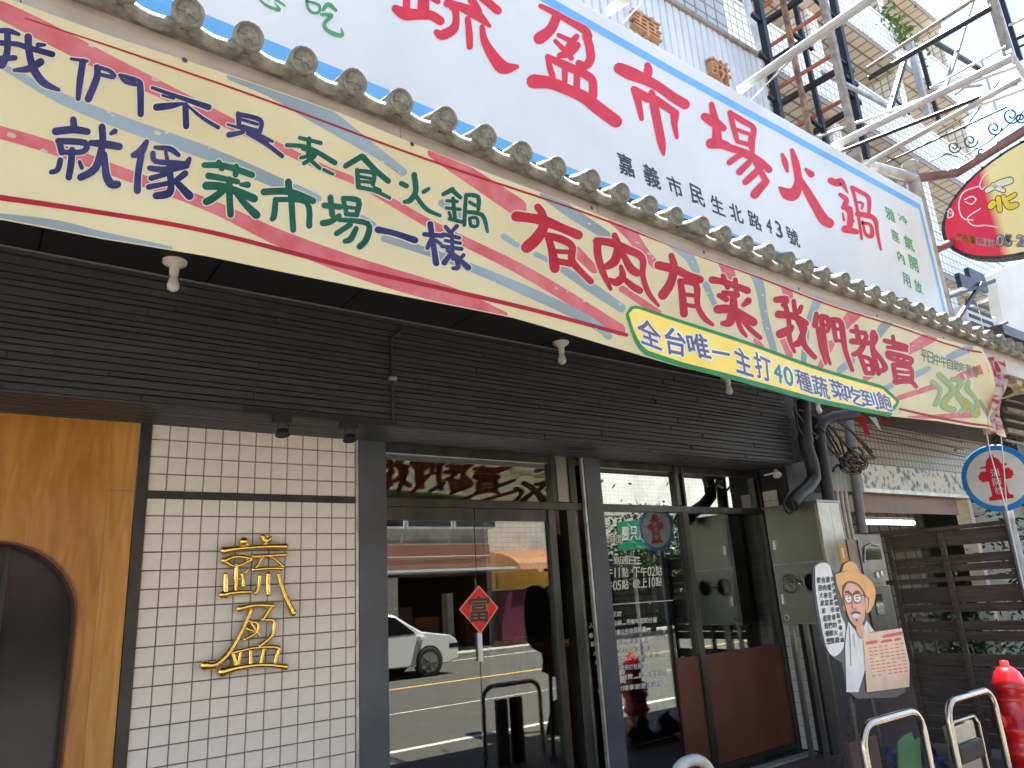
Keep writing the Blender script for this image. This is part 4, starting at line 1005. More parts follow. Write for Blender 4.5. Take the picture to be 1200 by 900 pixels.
for (a_, b_, c1, d1, w_, m_) in [(881, 17, 894, 28, .035, black_steel), (890, 63, 903, 75, .035, black_steel), (901, 113, 913, 122, .035, black_steel), (928, 38, 952, 58, .035, black_steel), (955, 0, 978, 20, .03, black_steel), (980, 66, 1000, 84, .035, black_steel), (950, 140, 962, 150, .035, black_steel), (990, 90, 1004, 100, .05, black_steel), (995, 110, 1008, 122, .05, black_steel)]:
    member(sf_, 'short_rung', m_, P(a_, b_, -1.3), P(c1, d1, -1.3), w_)
ct_ = thing('canopy_truss', 'white and black steel tube trusses reaching out over the street above the sign', 'steel truss', P(1010, 195, -1.75))
def ybar(spec, name='tube', tube=True):
    for (a_, b_, c1, d1, w_, m_, Y0) in spec:
        p, q = yend(a_, b_, Y0, c1, d1); member(ct_, name, m_, p, q, w_, tube)
ybar([(866, 106, 1050, -22, .06, white_tube, -2.0), (712, 14, 745, -8, .055, white_tube, -2.0), (975, 172, 1186, 68, .055, white_tube, -2.0), (1010, 195, 1196, 92, .042, white_tube, -2.0),
      (881, 116, 930, 67, .012, galv, -2.0), (730, 26, 755, 0, .012, galv, -2.0), (985, 178, 1192, 97, .03, black_steel, -2.0), (960, 160, 1190, 78, .03, galv, -1.4),
      (1016, 80, 1146, -4, .035, grey_weather, -2.0), (1018, 92, 1162, 9, .05, black_steel, -2.0), (1090, 103, 1178, 55, .025, galv, -1.9), (1130, 130, 1200, 104, .04, galv, -2.0), (1182, 30, 1215, 14, .04, galv, -2.4), (1190, 46, 1215, 34, .05, black_steel, -2.4), (1192, 56, 1215, 46, .03, black_steel, -2.4)])
for (a_, b_, c1, d1, w_, m_, Y) in [(1066, 50, 1088, 138, .06, galv, -1.9), (1078, 60, 1100, 140, .04, black_steel, -1.7), (1060, 70, 1041, 136, .045, black_steel, -1.8), (1140, 0, 1122, 60, .035, grey_weather, -2.2), (1122, 60, 1104, 114, .035, grey_weather, -2.0), (1095, 49, 1150, 82, .045, black_steel, -1.9), (1160, -10, 1183, 66, .085, grey_weather, -2.5), (1171, -10, 1196, 70, .05, black_steel, -2.4), (1182, 60, 1204, 92, .05, galv, -2.6), (963, 84, 1060, 135, .035, galv, -1.5), (1150, 70, 1168, 130, .025, galv, -1.9), (1150, 88, 1120, 110, .025, grey_weather, -2.0), (1170, 95, 1130, 150, .025, black_steel, -1.9), (1066, 134, 1045, 112, .02, black_steel, -1.8), (1095, 103, 1160, 78, .02, galv, -1.9), (1082, 108, 1150, 100, .025, grey_weather, -1.9)]:
    member(ct_, 'strut', m_, P(a_, b_, Y), P(c1, d1, Y), w_)
ct2 = [(1098, 158, 1160, 118, .012), (1040, 190, 1180, 125, .02)]
for a_, b_, c1, d1, w_ in ct2:
    p, q = yend(a_, b_, -1.6, c1, d1); member(ct_, 'rod', black_steel, p, q, w_, True)

# ------------------------------------------------------------------ oval projecting sign
XO = 6.6
ov = thing('projecting_sign', 'oval red and yellow shop sign hanging from a rusty bracket at the right', 'shop sign', (XO, -2.6, 5.0))
oc = PX(1222, 222, XO)
def oval(ry, rz, n=40, ang=-.10):
    out = []
    for i in range(n):
        t = 2 * PI * i / n; y, z = ry * math.cos(t), rz * math.sin(t)
        out.append((oc.x, oc.y + y * math.cos(ang) - z * math.sin(ang), oc.z + y * math.sin(ang) + z * math.cos(ang)))
    return out
RYo, RZo = .88, .53
MB().prism(oval(RYo, RZo), (.14, 0, 0)).build('sign_body', dark_metal, ov)
vs = [(a_[0] - .004, a_[1], a_[2]) for a_ in oval(RYo * .96, RZo * .95)]
dm = bpy.data.materials.new('sign_print'); dm.use_nodes = True; t_ = dm.node_tree; b_ = t_.nodes['Principled BSDF']; b_.inputs['Roughness'].default_value = .4
tcx = t_.nodes.new('ShaderNodeTexCoord'); sx_ = t_.nodes.new('ShaderNodeSeparateXYZ'); rp = t_.nodes.new('ShaderNodeValToRGB'); mr = t_.nodes.new('ShaderNodeMapRange')
t_.links.new(tcx.outputs['Object'], sx_.inputs[0]); t_.links.new(sx_.outputs[1], mr.inputs['Value']); mr.inputs['From Min'].default_value = .45; mr.inputs['From Max'].default_value = .62
nn = t_.nodes.new('ShaderNodeTexNoise'); nn.inputs['Scale'].default_value = 40; t_.links.new(tcx.outputs['Object'], nn.inputs['Vector'])
rp.color_ramp.elements[0].color = (.8, .66, .28, 1); rp.color_ramp.elements[1].color = (.68, .02, .06, 1); rp.color_ramp.interpolation = 'LINEAR'
t_.links.new(mr.outputs[0], rp.inputs[0]); t_.links.new(rp.outputs[0], b_.inputs['Base Color'])
fo = MB().add(vs, [tuple(range(len(vs)))]).build('sign_face', dm, ov, fixn=False)
mr.inputs['From Min'].default_value = PX(1165, 240, XO).y - ov.location.y - .03; mr.inputs['From Max'].default_value = PX(1160, 240, XO).y - ov.location.y + .02
lc = MB()
o40 = oval(RYo * .985, RZo * .98, 60)
for i in range(60):
    if i % 2: lc.sphere((o40[i][0] - .012, o40[i][1], o40[i][2]), .011, 6)
setp(lc.build('edge_lacing', rubber, ov), kind='stuff')
def o3(px, py): return PX(px, py, XO - .006)
wl = MB()
def xf(mb_, strokes, grow, off):
    for si, st in enumerate(strokes):
        t2 = MB(); brush(t2, [st], lambda a_, b_: PX(a_, b_, XO - off), grow, 0, 0, 5); mb_.v; mb_.add([v for v in t2.v], t2.f)
xf(wl, parse('1020,490,7 900,560,9 855,640,9 870,680,9 890,660,8; 850,655,9 730,700,10 690,800,10 720,900,10 800,920,9; 735,760,9 790,735,9 825,755,9 790,795,9 740,775,9; 860,830,9 760,900,9 800,960,9 900,960,9; 600,850,8 650,870,8 620,830,8 605,900,8 650,880,8 610,860,8; 900,960,9 1000,975,8', 1020, 120, 6.667), 0, .005)
wl.build('white_swirls', white_plain, ov, fixn=False)
fl = parse('910,690,34 1000,640,52 1090,610,52; 960,650,44 1040,690,30; 960,790,52 940,810,50; 1000,750,40 1010,840,40; 1040,740,36 1080,810,50 1140,800,40; 1130,720,30 1080,750,34', 1020, 120, 6.667)
k1 = MB(); xf(k1, fl, .9, .0055); k1.build('character_outline', line_m, ov, fixn=False)
k2 = MB(); xf(k2, fl[:2], -.2, .0062); k2.build('character_top', mat('print_pale_yellow', (.85, .8, .55), .4), ov, fixn=False)
k3 = MB(); xf(k3, fl[2:], -.2, .0062); k3.build('character_base', mat('print_yellow', (.85, .6, .03), .4), ov, fixn=False)
k4 = MB()
for ch, xa, ya, xb in (('全', 1120, 271, 1127), ('省', 1128, 274, 1135), ('電', 1136, 276, 1143)):
    glyph_fit(k4, ch, (o3(xa, ya), o3(xb, ya + 1.5), o3(xb, ya + 11), o3(xa, ya + 9)), .02)
k4.build('small_yellow_lettering', b_yel, ov, fixn=False)
k5 = MB()
for ch, xa, ya, xb in (('送', 1143.5, 278, 1150), ('服', 1151, 279, 1157.5), ('務', 1158.5, 280, 1165)):
    glyph_fit(k5, ch, (o3(xa, ya), o3(xb, ya + 1), o3(xb, ya + 10), o3(xa, ya + 9)), .02)
k6 = MB()
for ch, xa, xb in (('0', 1168, 1176), ('5', 1178, 1185), ('-', 1186, 1190), ('2', 1192, 1200), ('8', 1202, 1210)):
    q = (o3(xa, 276), o3(xb, 276), o3(xb, 288), o3(xa, 288)) if ch != '-' else (o3(xa, 281), o3(xb, 281), o3(xb, 284), o3(xa, 284))
    glyph_fit(k6, ch, q, .09, 0, lambda p: p + Vector((0, 0, 0))); glyph_fit(k5, ch, q, .03, 0, lambda p: p - Vector((.0008, 0, 0)))
k5.build('white_lettering', white_plain, ov, fixn=False); k6.build('number_outline', line_m, ov, fixn=False)
MB().tube([(PX0.x, PX0.y, PX0.z - .1), PX(1120, 203, XO), PX(1215, 144, XO)], .045, 12).build('bracket_pipe', mat('maroon_pipe', (.2, .1, .085), .5, col2=(.12, .06, .05)), ov)
MB().tube([P(1098, 292, -1.93), PX(1118, 283, XO + .05)], .04, 10).build('lower_bracket', mat('maroon_pipe', (.2, .1, .085)), ov)
sw = MB()
for (cx, cy, r) in [(1118, 172, 8), (1137, 165, 9), (1165, 150, 9), (1185, 135, 11), (1150, 178, 5), (1196, 138, 7)]:
    pts = []
    for i in range(22):
        t = i / 21 * 9; rad = r * (1 - i / 26); pts.append(PX(cx + rad * math.cos(t), cy + rad * math.sin(t), XO))
    sw.tube(pts, .007, 5)
sw.tube([PX(1088, 190, XO), PX(1110, 180, XO), PX(1122, 184, XO)], .008, 5); sw.tube([PX(1130, 183, XO), PX(1160, 165, XO), PX(1200, 130, XO)], .007, 5)
sw.build('scroll_work', black_steel, ov)

# ------------------------------------------------------------------ white tower behind
tw_ = thing('apartment_tower', 'tall white tiled apartment block with projecting balconies behind the sign frames', 'apartment building', (16, 4, 0))
XE = 22.0
def tw_end(z): return XE
MB().box((6.5, 3.9, 0), (XE - .6, 14, 21.5)).build('body', tower_tile, tw_)
for i, z in enumerate((5.2, 8.4, 11.6, 14.6, 17.6)):
    MB().box((9.5, 2.0, z + .14), (XE - (0 if i < 3 else .3 * (i - 2)), 2.18, z + 1.2)).build('balcony_parapet', tower_tile, tw_)
    MB().box((9.5, 2.02, z), (XE - (0 if i < 3 else .3 * (i - 2)), 3.9, z + .137)).build('balcony_slab', tower_tile2, tw_)
    MB().box((9.6, 1.97, z + 1.2), (XE, 2.22, z + 1.26)).build('parapet_coping', sign_rim, tw_)
    for k in range(4):
        wx = 10.6 + 2.9 * k
        fw = MB().box((wx, 3.84, z + .5), (wx + 1.5, 3.898, z + 2.2)).build('window', sign_rim, tw_)
        MB().box((wx + .06, 3.82, z + .56), (wx + .73, 3.838, z + 2.14)).build('pane', car_glass, fw); MB().box((wx + .77, 3.82, z + .56), (wx + 1.44, 3.838, z + 2.14)).build('pane', car_glass, fw)
for k in range(4): MB().box((9.55 + k * 4.1, 2.25, 0), (9.95 + k * 4.1, 3.88, 21)).build('pier', tower_tile, tw_)
MB().box((9.3, 1.6, 20.6), (XE - .9, 3.9, 21.5)).build('roof_parapet', tower_tile, tw_)
# balcony plant
def leaves(name, c, rx, ry, rz, n_, ls, m_, label=None, cat=None, seed=1, up=.4, parent=None):
    rnd = random.Random(seed); mb_ = MB()
    for i in range(n_):
        p = Vector((c[0] + rnd.gauss(0, rx), c[1] + rnd.gauss(0, ry), c[2] + abs(rnd.gauss(0, rz)) if up > .3 else c[2] + rnd.gauss(0, rz)))
        d = Vector((rnd.uniform(-1, 1), rnd.uniform(-1, 1), rnd.uniform(-.3, 1))).normalized() * ls * rnd.uniform(.6, 1.3); s_ = d.cross(Vector((rnd.uniform(-1, 1), rnd.uniform(-1, 1), rnd.uniform(-1, 1)))).normalized() * ls * .22
        mb_.add([p, p + d * .5 + s_, p + d, p + d * .5 - s_], [(0, 1, 2, 3)])
    o = mb_.build(name, m_, parent, fixn=False)
    if label: setp(o, label, cat)
    return o
bp_ = P(1062, 42, 1.9)
leaves('balcony_plant', (bp_.x, 2.15, bp_.z - .5), .55, .12, .55, 700, .22, leaf_m, 'green bushy plant spilling over a balcony of the white tower', 'plant', 3)

# ------------------------------------------------------------------ neighbour shop to the right
nb = thing('neighbour_shop', 'neighbouring shop with tan mosaic wall, blue and white valance and brown lintel board', 'shop', (9, .5, 0))
MB().box((P(972, 540, .64).x, .64, 3.12), (14, .9, 5.2)).build('mosaic_wall', mosaic_tan, nb)
MB().box((7.9, .38, 2.9), (11.9, .46, 3.22)).build('valance', mat('valance_print', (.68, .7, .68), .6, col2=(.12, .2, .32), scale=11, lo=.36, hi=.5, detail=2), nb)
MB().box((7.9, .36, 2.84), (11.95, .5, 2.895)).build('metal_rail', galv, nb)
MB().box((7.9, .48, 2.60), (11.3, .52, 2.835)).build('lintel_board', redwood, nb)
MB().box((11.5, .4, 0), (11.62, .6, 2.83)).build('door_jamb', fascia_m, nb)
MB().box((X_END + .01, 4.5, 0), (14, 4.6, 3.1)).build('back_wall', mat('beige_wall', (.28, .2, .12), .7), nb)
MB().box((X_END + .01, .85, 3.0), (14, 4.5, 3.08)).build('ceiling', plaster, nb)
MB().box((11.75, .5, 0), (14, .6, 2.8)).build('shutter', mat('dull_shutter', (.2, .21, .19), .6, metal=.3), nb)
MB().box((14.0, .4, 0), (45, 3, 5.5)).build('side_wall', mat('drab_wall', (.12, .11, .09), .8, col2=(.05, .05, .04), scale=1.5), nb)
for k in range(3): MB().tube([(8.2 + 0 * k, .46, 3.9 - .12 * k), (11.9, .44, 3.75 - .12 * k)], .008, 5).build('wall_cable', cable_m, nb)
MB().box((7.6, .4, 4.05), (11.9, .49, 4.15)).build('white_trunking', sign_rim, nb)
MB().box((6.75, -2.15, 3.88), (14, .63, 3.98)).build('canopy', dark_metal, nb)
nl = thing('shop_tube_lamp', 'lit yellowish tube lamp inside the neighbouring shop under the brown lintel', 'lamp', P(1030, 609, 1.2))
q0 = P(1012, 612, 1.2); q1 = P(1062, 610, 1.2)
MB().tube([q0, (q0.x + 1.5, 1.2, q0.z + .0)], .03, 8).build('tube', lamp_em, nl); MB().box((q0.x, 1.17, q0.z + .035), (q0.x + 1.5, 1.23, q0.z + .08)).build('lamp_housing', sign_rim, nl)
wb = MB().box((8.9, 2.3, 1.75), (10.3, 2.34, 2.25)).build('notice_board', mat('pale_blue_board', (.55, .65, .68), .5)); setp(wb, 'pale blue notice board inside the neighbouring shop behind the slatted fence', 'notice board')
st_ = MB().box((9.0, 1.9, .95), (10.2, 2.4, 1.5)).build('white_shelf_unit', plaster); setp(st_, 'pale shelf unit seen through the gap of the slatted fence', 'shelf')
dw = MB().box((6.9, .56, 0), (8.0, .62, 3.3)).build('wall_pier', mat('dirty_plaster', (.4, .38, .33), .85, col2=(.2, .19, .16), scale=6)); setp(dw, 'dirty plaster pier between the two shops behind the meter cabinet', 'wall')
aw = thing('striped_awning', 'scrap of red and white striped awning behind the end of the banner', 'awning', P(1015, 500, -.2))
for k, (a_, b_, c1, d1, m_) in enumerate([(1000, 485, 1018, 512, b_line), (1018, 488, 1030, 505, sign_rim), (1029, 488, 1042, 500, b_line)]):
    p = P(a_, b_, -.2); q = P(c1, d1, -.2); MB().add([p, (q.x, -.2, p.z), (q.x - .05, -.25, q.z), (p.x + .1, -.25, q.z)], [(0, 1, 2, 3)]).build('stripe', m_, aw)

# air conditioner and sheet at right
acq = P(1131, 352, -1.65)
ac = thing('air_conditioner', 'white outdoor air conditioner unit with dark slots on brackets at the right', 'air conditioner', (9.7, -1.65, 4.9))
pA, pB, pC = P(1130, 358, -1.65), P(1176, 368, -1.65), P(1135, 392, -1.65)
ax0, ax1, az1, az0 = pA.x, pA.x + .8, pA.z + .02, pC.z - .02
MB().box((ax0, -1.65, az0), (ax1 + .02, -1.3, az1)).build('casing', ac_white, ac, .02)
sl_ = MB()
for r in range(5):
    for c in range(2): sl_.box((ax0 + .06 + c * .32, -1.656, az0 + .07 + r * .085), (ax0 + .33 + c * .32, -1.649, az0 + .11 + r * .085))
sl_.build('vent_slots', rubber, ac)
MB().bar(P(1133, 398, -1.7), P(1180, 378, -1.7), .03).bar(P(1105, 351, -1.72), P(1165, 330, -1.72), .028).bar(P(1115, 385, -1.72), P(1150, 332, -1.72), .035).bar(P(1108, 340, -1.65), P(1116, 375, -1.65), .04).bar(P(1135, 340, -1.65), P(1165, 328, -1.65), .03).build('bracket', black_steel, ac)
MB().box(P(1128, 336, -1.7), P(1135, 329, -1.65)).box(P(1140, 334, -1.7), P(1148, 324, -1.65)).build('bracket_plate', dark_metal, ac)
MB().bar(P(1108, 345, -1.2), P(1160, 330, -1.2), .2, .03).bar(P(1120, 365, -1.2), P(1172, 345, -1.2), .25, .03).build('shelf_board', ac_white, ac)
ws_ = [(1166, 320), (1174, 313), (1187, 310), (1215, 300), (1215, 460), (1192, 450), (1184, 425)]
sh = MB().prism([P(a_, b_, -1.5) for a_, b_ in ws_], (0, .12, 0)).build('plastic_sheet', ivory); setp(sh, 'large ivory plastic panel beside the air conditioner at the right edge', 'panel')
fb = MB(); vs = []; fs = []
for i in range(9):
    for j in range(7):
        px_ = 1174 + 40 * i / 8; py_ = 425 + 10 * math.sin(i) * .3 + 38 * j / 6
        p = P(px_, py_, -1.45); vs.append((p.x, -1.45 + .12 * math.sin(i * 1.9 + j * .8), p.z))
for i in range(8):
    for j in range(6): a_ = i * 7 + j; fs.append((a_, a_ + 7, a_ + 8, a_ + 1))
fb.add(vs, fs, True); o = fb.build('crumpled_tarp', mat('tan_tarp', (.6, .5, .32), .6, col2=(.42, .34, .2), scale=7), fixn=False); setp(o, 'crumpled tan tarpaulin behind the tied end of the banner', 'tarpaulin')
eb = MB(); 
for k in range(5): p = P(1178, 468 + k * 12, -1.0); q = P(1215, 476 + k * 12, -1.0); eb.bar(p, q, .06 if k % 2 else .03)
o = eb.build('roof_batten_rack', grey_weather); setp(o, 'stack of grey battens under the tarpaulin at the right edge', 'battens')
# dark mass of wires and leaves at the right edge
for k in range(0): pass
leaves('creeper_plant', P(1196, 640, .1), .45, .3, .9, 900, .1, mat('dark_leaf', (.03, .06, .025), .5, col2=(.015, .03, .012), scale=9), 'dark creeper hanging beyond the hydrant sign pole at the right edge', 'plant', 5, up=0)

# ------------------------------------------------------------------ pipes, wires
dp = thing('drain_pipe', 'dark elbowed drain pipe at the end of the black cladding', 'pipe', (6.75, -.12, 3.6))
MB().tube([P(942, 470, -.58), P(944, 520, -.58), P(952, 545, -.58), P(954, 560, -.58), P(946, 572, -.58), P(936, 580, -.58), P(928, 592, -.58)], .066, 14).build('pipe', pipe_dark, dp)
MB().lathe(P(944, 515, -.58), [(.073, -.04), (.073, .04)], n=16).build('pipe_collar', pipe_dark, dp)
dp2 = thing('drain_pipe', 'straight dark drain pipe running down to the steel cabinet, branching to the right', 'pipe', (6.95, -.12, 3.6))
MB().tube([P(958, 488, -.58), P(961, 520, -.58), P(972, 590, -.58)], .06, 14).build('pipe', pipe_dark, dp2)
MB().tube([P(960, 505, -.60), P(964, 494, -.62), P(978, 488, -.7), P(1004, 485, -.8)], .055, 12).build('branch_pipe', pipe_dark, dp2)
gp_ = thing('grey_pipe', 'grey vertical service pipe between the drain pipes and the neighbouring shop', 'pipe', P(1000, 600, -.4))
MB().tube([P(992, 470, -.4), P(1000, 545, -.4), P(1011, 625, -.4)], .05, 12).build('pipe', pipe_grey, gp_)
for k in range(3):
    MB().tube([P(976 + 5 * k, 540, -.36), P(982 + 5 * k, 590, -.36), P(990 + 5 * k, 632, -.36)], .022, 8).build('conduit', fascia_m, gp_)
cw = thing('cable_bundle', 'tangled bundle of black and brown cables beside the dark drain pipes', 'cables', P(1000, 540, -.1))
rnd = random.Random(4)
for k in range(16):
    c0_ = (1000 + rnd.gauss(0, 5), 540 + rnd.gauss(0, 4)); pts = []
    r1_ = rnd.uniform(5, 13); r2_ = rnd.uniform(3, 8); ph = rnd.uniform(0, 6)
    for i in range(14):
        t = ph + i * .45; pts.append(P(c0_[0] + r1_ * math.cos(t) * 1.1, c0_[1] + r2_ * math.sin(t) + r1_ * .2 * math.cos(t), -.56 - rnd.uniform(0, .08)))
    MB().tube([Vector(p) for p in smooth_pts([tuple(p) for p in pts], 3)], rnd.choice([.007, .01, .014]), 6).build('cable', rnd.choice([cable_b, cable_m, cable_m, cable_b]), cw)
for pts in [[(930, 478), (945, 500), (965, 518), (982, 536)], [(935, 480), (955, 488), (968, 500), (985, 530)], [(975, 500), (984, 515), (990, 535)], [(982, 494), (1000, 508), (1020, 532), (1026, 537), (1015, 537)], [(970, 497), (990, 520), (998, 530)], [(932, 482), (935, 500), (942, 512)], [(955, 480), (975, 520), (990, 548), (982, 545), (976, 552)], [(988, 497), (1005, 512), (1022, 530)], [(950, 480), (962, 500), (955, 515)], [(925, 575), (918, 590), (925, 602), (930, 595), (926, 583)]]:
    MB().tube([Vector(p) for p in smooth_pts([tuple(P(a_, b_, -.60)) for a_, b_ in pts], 4)], .013, 6).build('cable', cable_m, cw)
uj = thing('junction_box', 'small grey green electrical box with a round cover under the cable bundle', 'electrical box', P(984, 560, -.38))
MB().box(P(972, 575, -.38), P(988, 541, -.2)).build('body', mat('box_green_grey', (.2, .21, .17), .5), uj, .01)
cl_ = thing('clip_lamp', 'small white clip lamp hanging under the right end of the cladding', 'lamp', P(910, 556, -.3))
MB().lathe(P(911, 557, -.3), [(.018, .07), (.03, .03), (.045, 0), (.04, -.006)], axis=(.4, .5, 1), n=14).build('lamp_head', sign_rim, cl_); MB().tube([P(896, 557, -.3), P(911, 553, -.3)], .008, 6).build('arm', sign_rim, cl_)

# ------------------------------------------------------------------ steel cabinets
cb = thing('steel_cabinet', 'large stainless steel utility cabinet with gauge windows on the side wall', 'cabinet', (5.65, -.45, .27))
cb_y0, cb_y1, cbz0, cbz1 = -.74, -.17, 1.42, 2.49
XC = 5.5
MB().box((XC, cb_y0, cbz0), (5.70, cb_y1, cbz1)).box((5.70, cb_y0, cbz0), (5.86, -.31, cbz1)).build('casing', steel_side, cb, .004)
MB().box((XC - .02, cb_y0 - .01, cbz1), (5.70, cb_y1 + .01, cbz1 + .02)).box((5.70, cb_y0 - .01, cbz1), (5.88, -.31, cbz1 + .02)).build('top_cap', steel_box, cb)
d1 = MB().box((XC - .014, cb_y0 + .02, 1.975), (XC - .001, cb_y1 - .02, cbz1 - .015)).build('upper_door', steel_box, cb, .003)
d2 = MB().box((XC - .014, cb_y0 + .02, cbz0 + .015), (XC - .001, cb_y1 - .02, 1.955)).build('lower_door', steel_box, cb, .003)
for y in (-.33, -.56):
    MB().lathe((XC - .015, y, 1.785), [(.088, 0), (.088, .008), (.074, .008), (.074, .002)], axis=(-1, 0, 0), n=24).build('gauge_ring', steel_box, d2)
    MB().lathe((XC - .016, y, 1.785), [(.077, 0), (.077, .003)], axis=(-1, 0, 0), n=24).build('gauge_glass', car_glass, d2)
MB().tube([(XC - .03, -.37, 1.80), (XC - .05, -.42, 1.81), (XC - .03, -.45, 1.775)], .012, 8).build('latch_arm', chrome, d2)
MB().box((XC - .03, -.25, 2.10), (XC - .014, -.225, 2.19)).build('latch', chrome, d1); MB().box((XC - .03, -.25, 1.6), (XC - .014, -.225, 1.69)).build('latch', chrome, d2)
MB().lathe((XC - .015, -.24, 1.48), [(.03, 0), (.03, .004), (.014, .004), (.014, .0)], axis=(-1, 0, 0), n=18).build('round_badge', sign_rim, d2)
MB().box((5.72, -.7425, 1.95), (5.83, -.7403, 2.10)).build('orange_sticker', orange_st, cb)
MB().box((5.757, -.745, 1.98), (5.793, -.7435, 2.07)).build('sticker_mark', sign_rim, cb)
for x, y in ((5.52, -.26), (5.54, -.4), (5.62, -.5)): MB().box((x, y, .27), (x + .035, y + .04, cbz0)).build('leg', steel_box, cb)
mc = thing('meter_cabinet', 'smaller steel meter cabinet with glass windows on the wall right of the big cabinet', 'cabinet', P(1010, 720, .0))
pa = P(986, 628, 0); pb = P(1034, 632, 0)
mx0, mx1 = 7.19, 7.98
MB().box((mx0, .02, .95), (mx1, .55, 2.27)).build('casing', steel_dull, mc, .004)
MB().box((mx0 + .24, .006, 1.72), (mx1 - .03, .018, 2.2)).build('upper_door', steel_dull, mc, .002)
MB().box((mx0 + .3, -.002, 1.98), (mx1 - .1, .004, 2.12)).build('window', car_glass, mc)
MB().tube([(mx0 + .28, -.006, 1.95), (mx0 + .34, -.006, 2.12), (mx0 + .5, -.006, 2.16), (mx0 + .66, -.006, 2.14)], .01, 6).build('wire', galv, mc)
MB().box((mx0 + .22, .004, 1.0), (mx1 - .04, .018, 1.68)).build('lower_door', dark_metal, mc, .002)
MB().box((mx0 + .36, -.003, 1.38), (mx0 + .52, .002, 1.6)).build('window', car_glass, mc)
MB().box((mx0 - .0, -.0, .97), (mx0 + .14, .016, 2.24)).build('side_strip', mat('tan_strip', (.32, .22, .12), .6), mc)
MB().box((mx0 + .48, -.01, 1.78), (mx0 + .54, .004, 1.84)).box((mx0 + .58, -.01, 1.8), (mx0 + .63, .004, 1.85)).build('white_tag', sign_rim, mc)

# ------------------------------------------------------------------ slatted fence
XF = 6.5; KF = (XF - CAM.x) / (7.32 - CAM.x)
def fy(y): return CAM.y + (y - CAM.y) * KF
def fz(z): return max(.28, CAM.z + (z - CAM.z) * KF)
fn = thing('slatted_fence', 'dark brown slatted timber fence between the two shops', 'fence', (XF, -1.3, .27))
zr = [(2.05, 2.20), (1.87, 1.955), (1.79, 1.86), (1.50, 1.655), (1.41, 1.49), (1.235, 1.32), (1.13, 1.22), (.90, 1.01), (.79, .885), (.67, .78), (.54, .66), (.42, .53), (.3, .41), (.16, .29)]
for i, (z0, z1) in enumerate(zr):
    y0 = -.36 - random.uniform(0, .01); tl = random.uniform(-.004, .004)
    for (a_, b_) in ((y0, -.95), (-.952, -1.62)): MB().box((XF, fy(b_), fz(z0) + tl), (XF + .02, fy(a_), fz(z1) + tl)).build('slat', dkwood, fn)
MB().box((XF - .032, fy(-1.62), fz(1.70)), (XF - .001, fy(-.30), fz(1.745))).build('rail', dkwood, fn); MB().box((XF - .032, fy(-1.62), fz(2.205)), (XF + .02, fy(-.34), fz(2.245))).build('rail', dkwood, fn)
for y in (-.42, -.97, -1.6): MB().box((XF - .062, fy(y) - .022, .27), (XF - .033, fy(y) + .022, fz(2.2))).build('post', dkwood, fn)
leaves('fence_plant', (8.3, -.7, .95), .3, .5, .25, 900, .09, mat('shrub_leaf', (.06, .12, .04), .5, col2=(.03, .06, .02), scale=9), 'leafy green shrub seen through the gaps of the slatted fence', 'plant', 8, up=0)

# ------------------------------------------------------------------ hydrant sign and hydrant
hs = Vector((6.35, -1.94, 2.553)); HK = .913
hd = thing('hydrant_sign', 'round blue-rimmed sign with a red fire hydrant emblem on a grey pole', 'sign', (hs.x + .04, -1.94, .27))
ax_ = Vector((-1, .02, 0)).normalized()
rx = Vector((0, 0, 1)).cross(ax_).normalized()
MB().lathe(hs, [(.283, -.012), (.287, 0), (.283, .003)], axis=ax_, n=40).build('disc', sign_blue, hd)
MB().lathe(hs + ax_ * .004, [(.24, 0), (.24, .002)], axis=ax_, n=40).build('disc_face', sign_face, hd)
def h3(u, v, o=.009): return hs + rx * (u * 1.06) + Vector((0, 0, v * 1.06)) + ax_ * o
prof = [(-.09, -.175), (.09, -.175), (.09, -.15), (.062, -.135), (.062, -.02), (.115, -.02), (.115, .0), (.13, .0), (.13, .045), (.115, .045), (.115, .065), (.062, .065), (.062, .09), (.1, .09), (.1, .105), (.06, .105), (.045, .15), (.02, .17), (.01, .195), (-.01, .195), (-.02, .17), (-.045, .15), (-.06, .105), (-.1, .105), (-.1, .09), (-.062, .09), (-.062, .065), (-.115, .065), (-.115, .045), (-.13, .045), (-.13, 0), (-.115, 0), (-.115, -.02), (-.062, -.02), (-.062, -.135), (-.09, -.15)]
MB().add([h3(u, v) for u, v in prof], [tuple(range(len(prof)))]).build('hydrant_emblem', sign_red, hd, fixn=False)
m_ = MB()
for i, ch in enumerate('消防栓'): z_ = .075 - i * .072; glyph_fit(m_, ch, (h3(-.033, z_, .012), h3(.033, z_, .012), h3(.033, z_ - .062, .012), h3(-.033, z_ - .062, .012)), .012)
m_.build('lettering', white_plain, hd, fixn=False)
hp_ = hs - ax_ * .045
MB().tube([(hp_.x, hp_.y, .2), (hp_.x, hp_.y, 2.355)], .037, 14).lathe((hp_.x, hp_.y, 2.355), [(.041, 0), (.034, .02), (.01, .032)], n=14).build('pole', pipe_grey if False else mat('pole_grey', (.36, .38, .4), .5, metal=.3, col2=(.26, .28, .3), scale=9), hd)
MB().tube([(hp_.x, hp_.y, 2.2), (hp_.x, hp_.y, 2.36)], .042, 14).build('pole_sleeve', galv, hd)
hy = thing('fire_hydrant', 'glossy red fire hydrant standing at the kerb at the lower right', 'hydrant', (5.6, -1.93, .27))
_h = P(1180, 800, -1.93); hx, hyy = _h.x + .03, -1.93
MB().lathe((hx, hyy, .12), [(.17, 0), (.17, .03), (.15, .04), (.12, .05), (.11, .3), (.115, .34), (.15, .36), (.15, .40), (.13, .42), (.125, .50), (.15, .52), (.15, .56), (.10, .58), (.095, .76), (.10, .8), (.12, .82), (.12, .85), (.105, .88), (.085, .93), (.05, .965), (.03, .975), (.028, 1.01), (.0, 1.015)], n=28).build('barrel', red_gloss, hy)
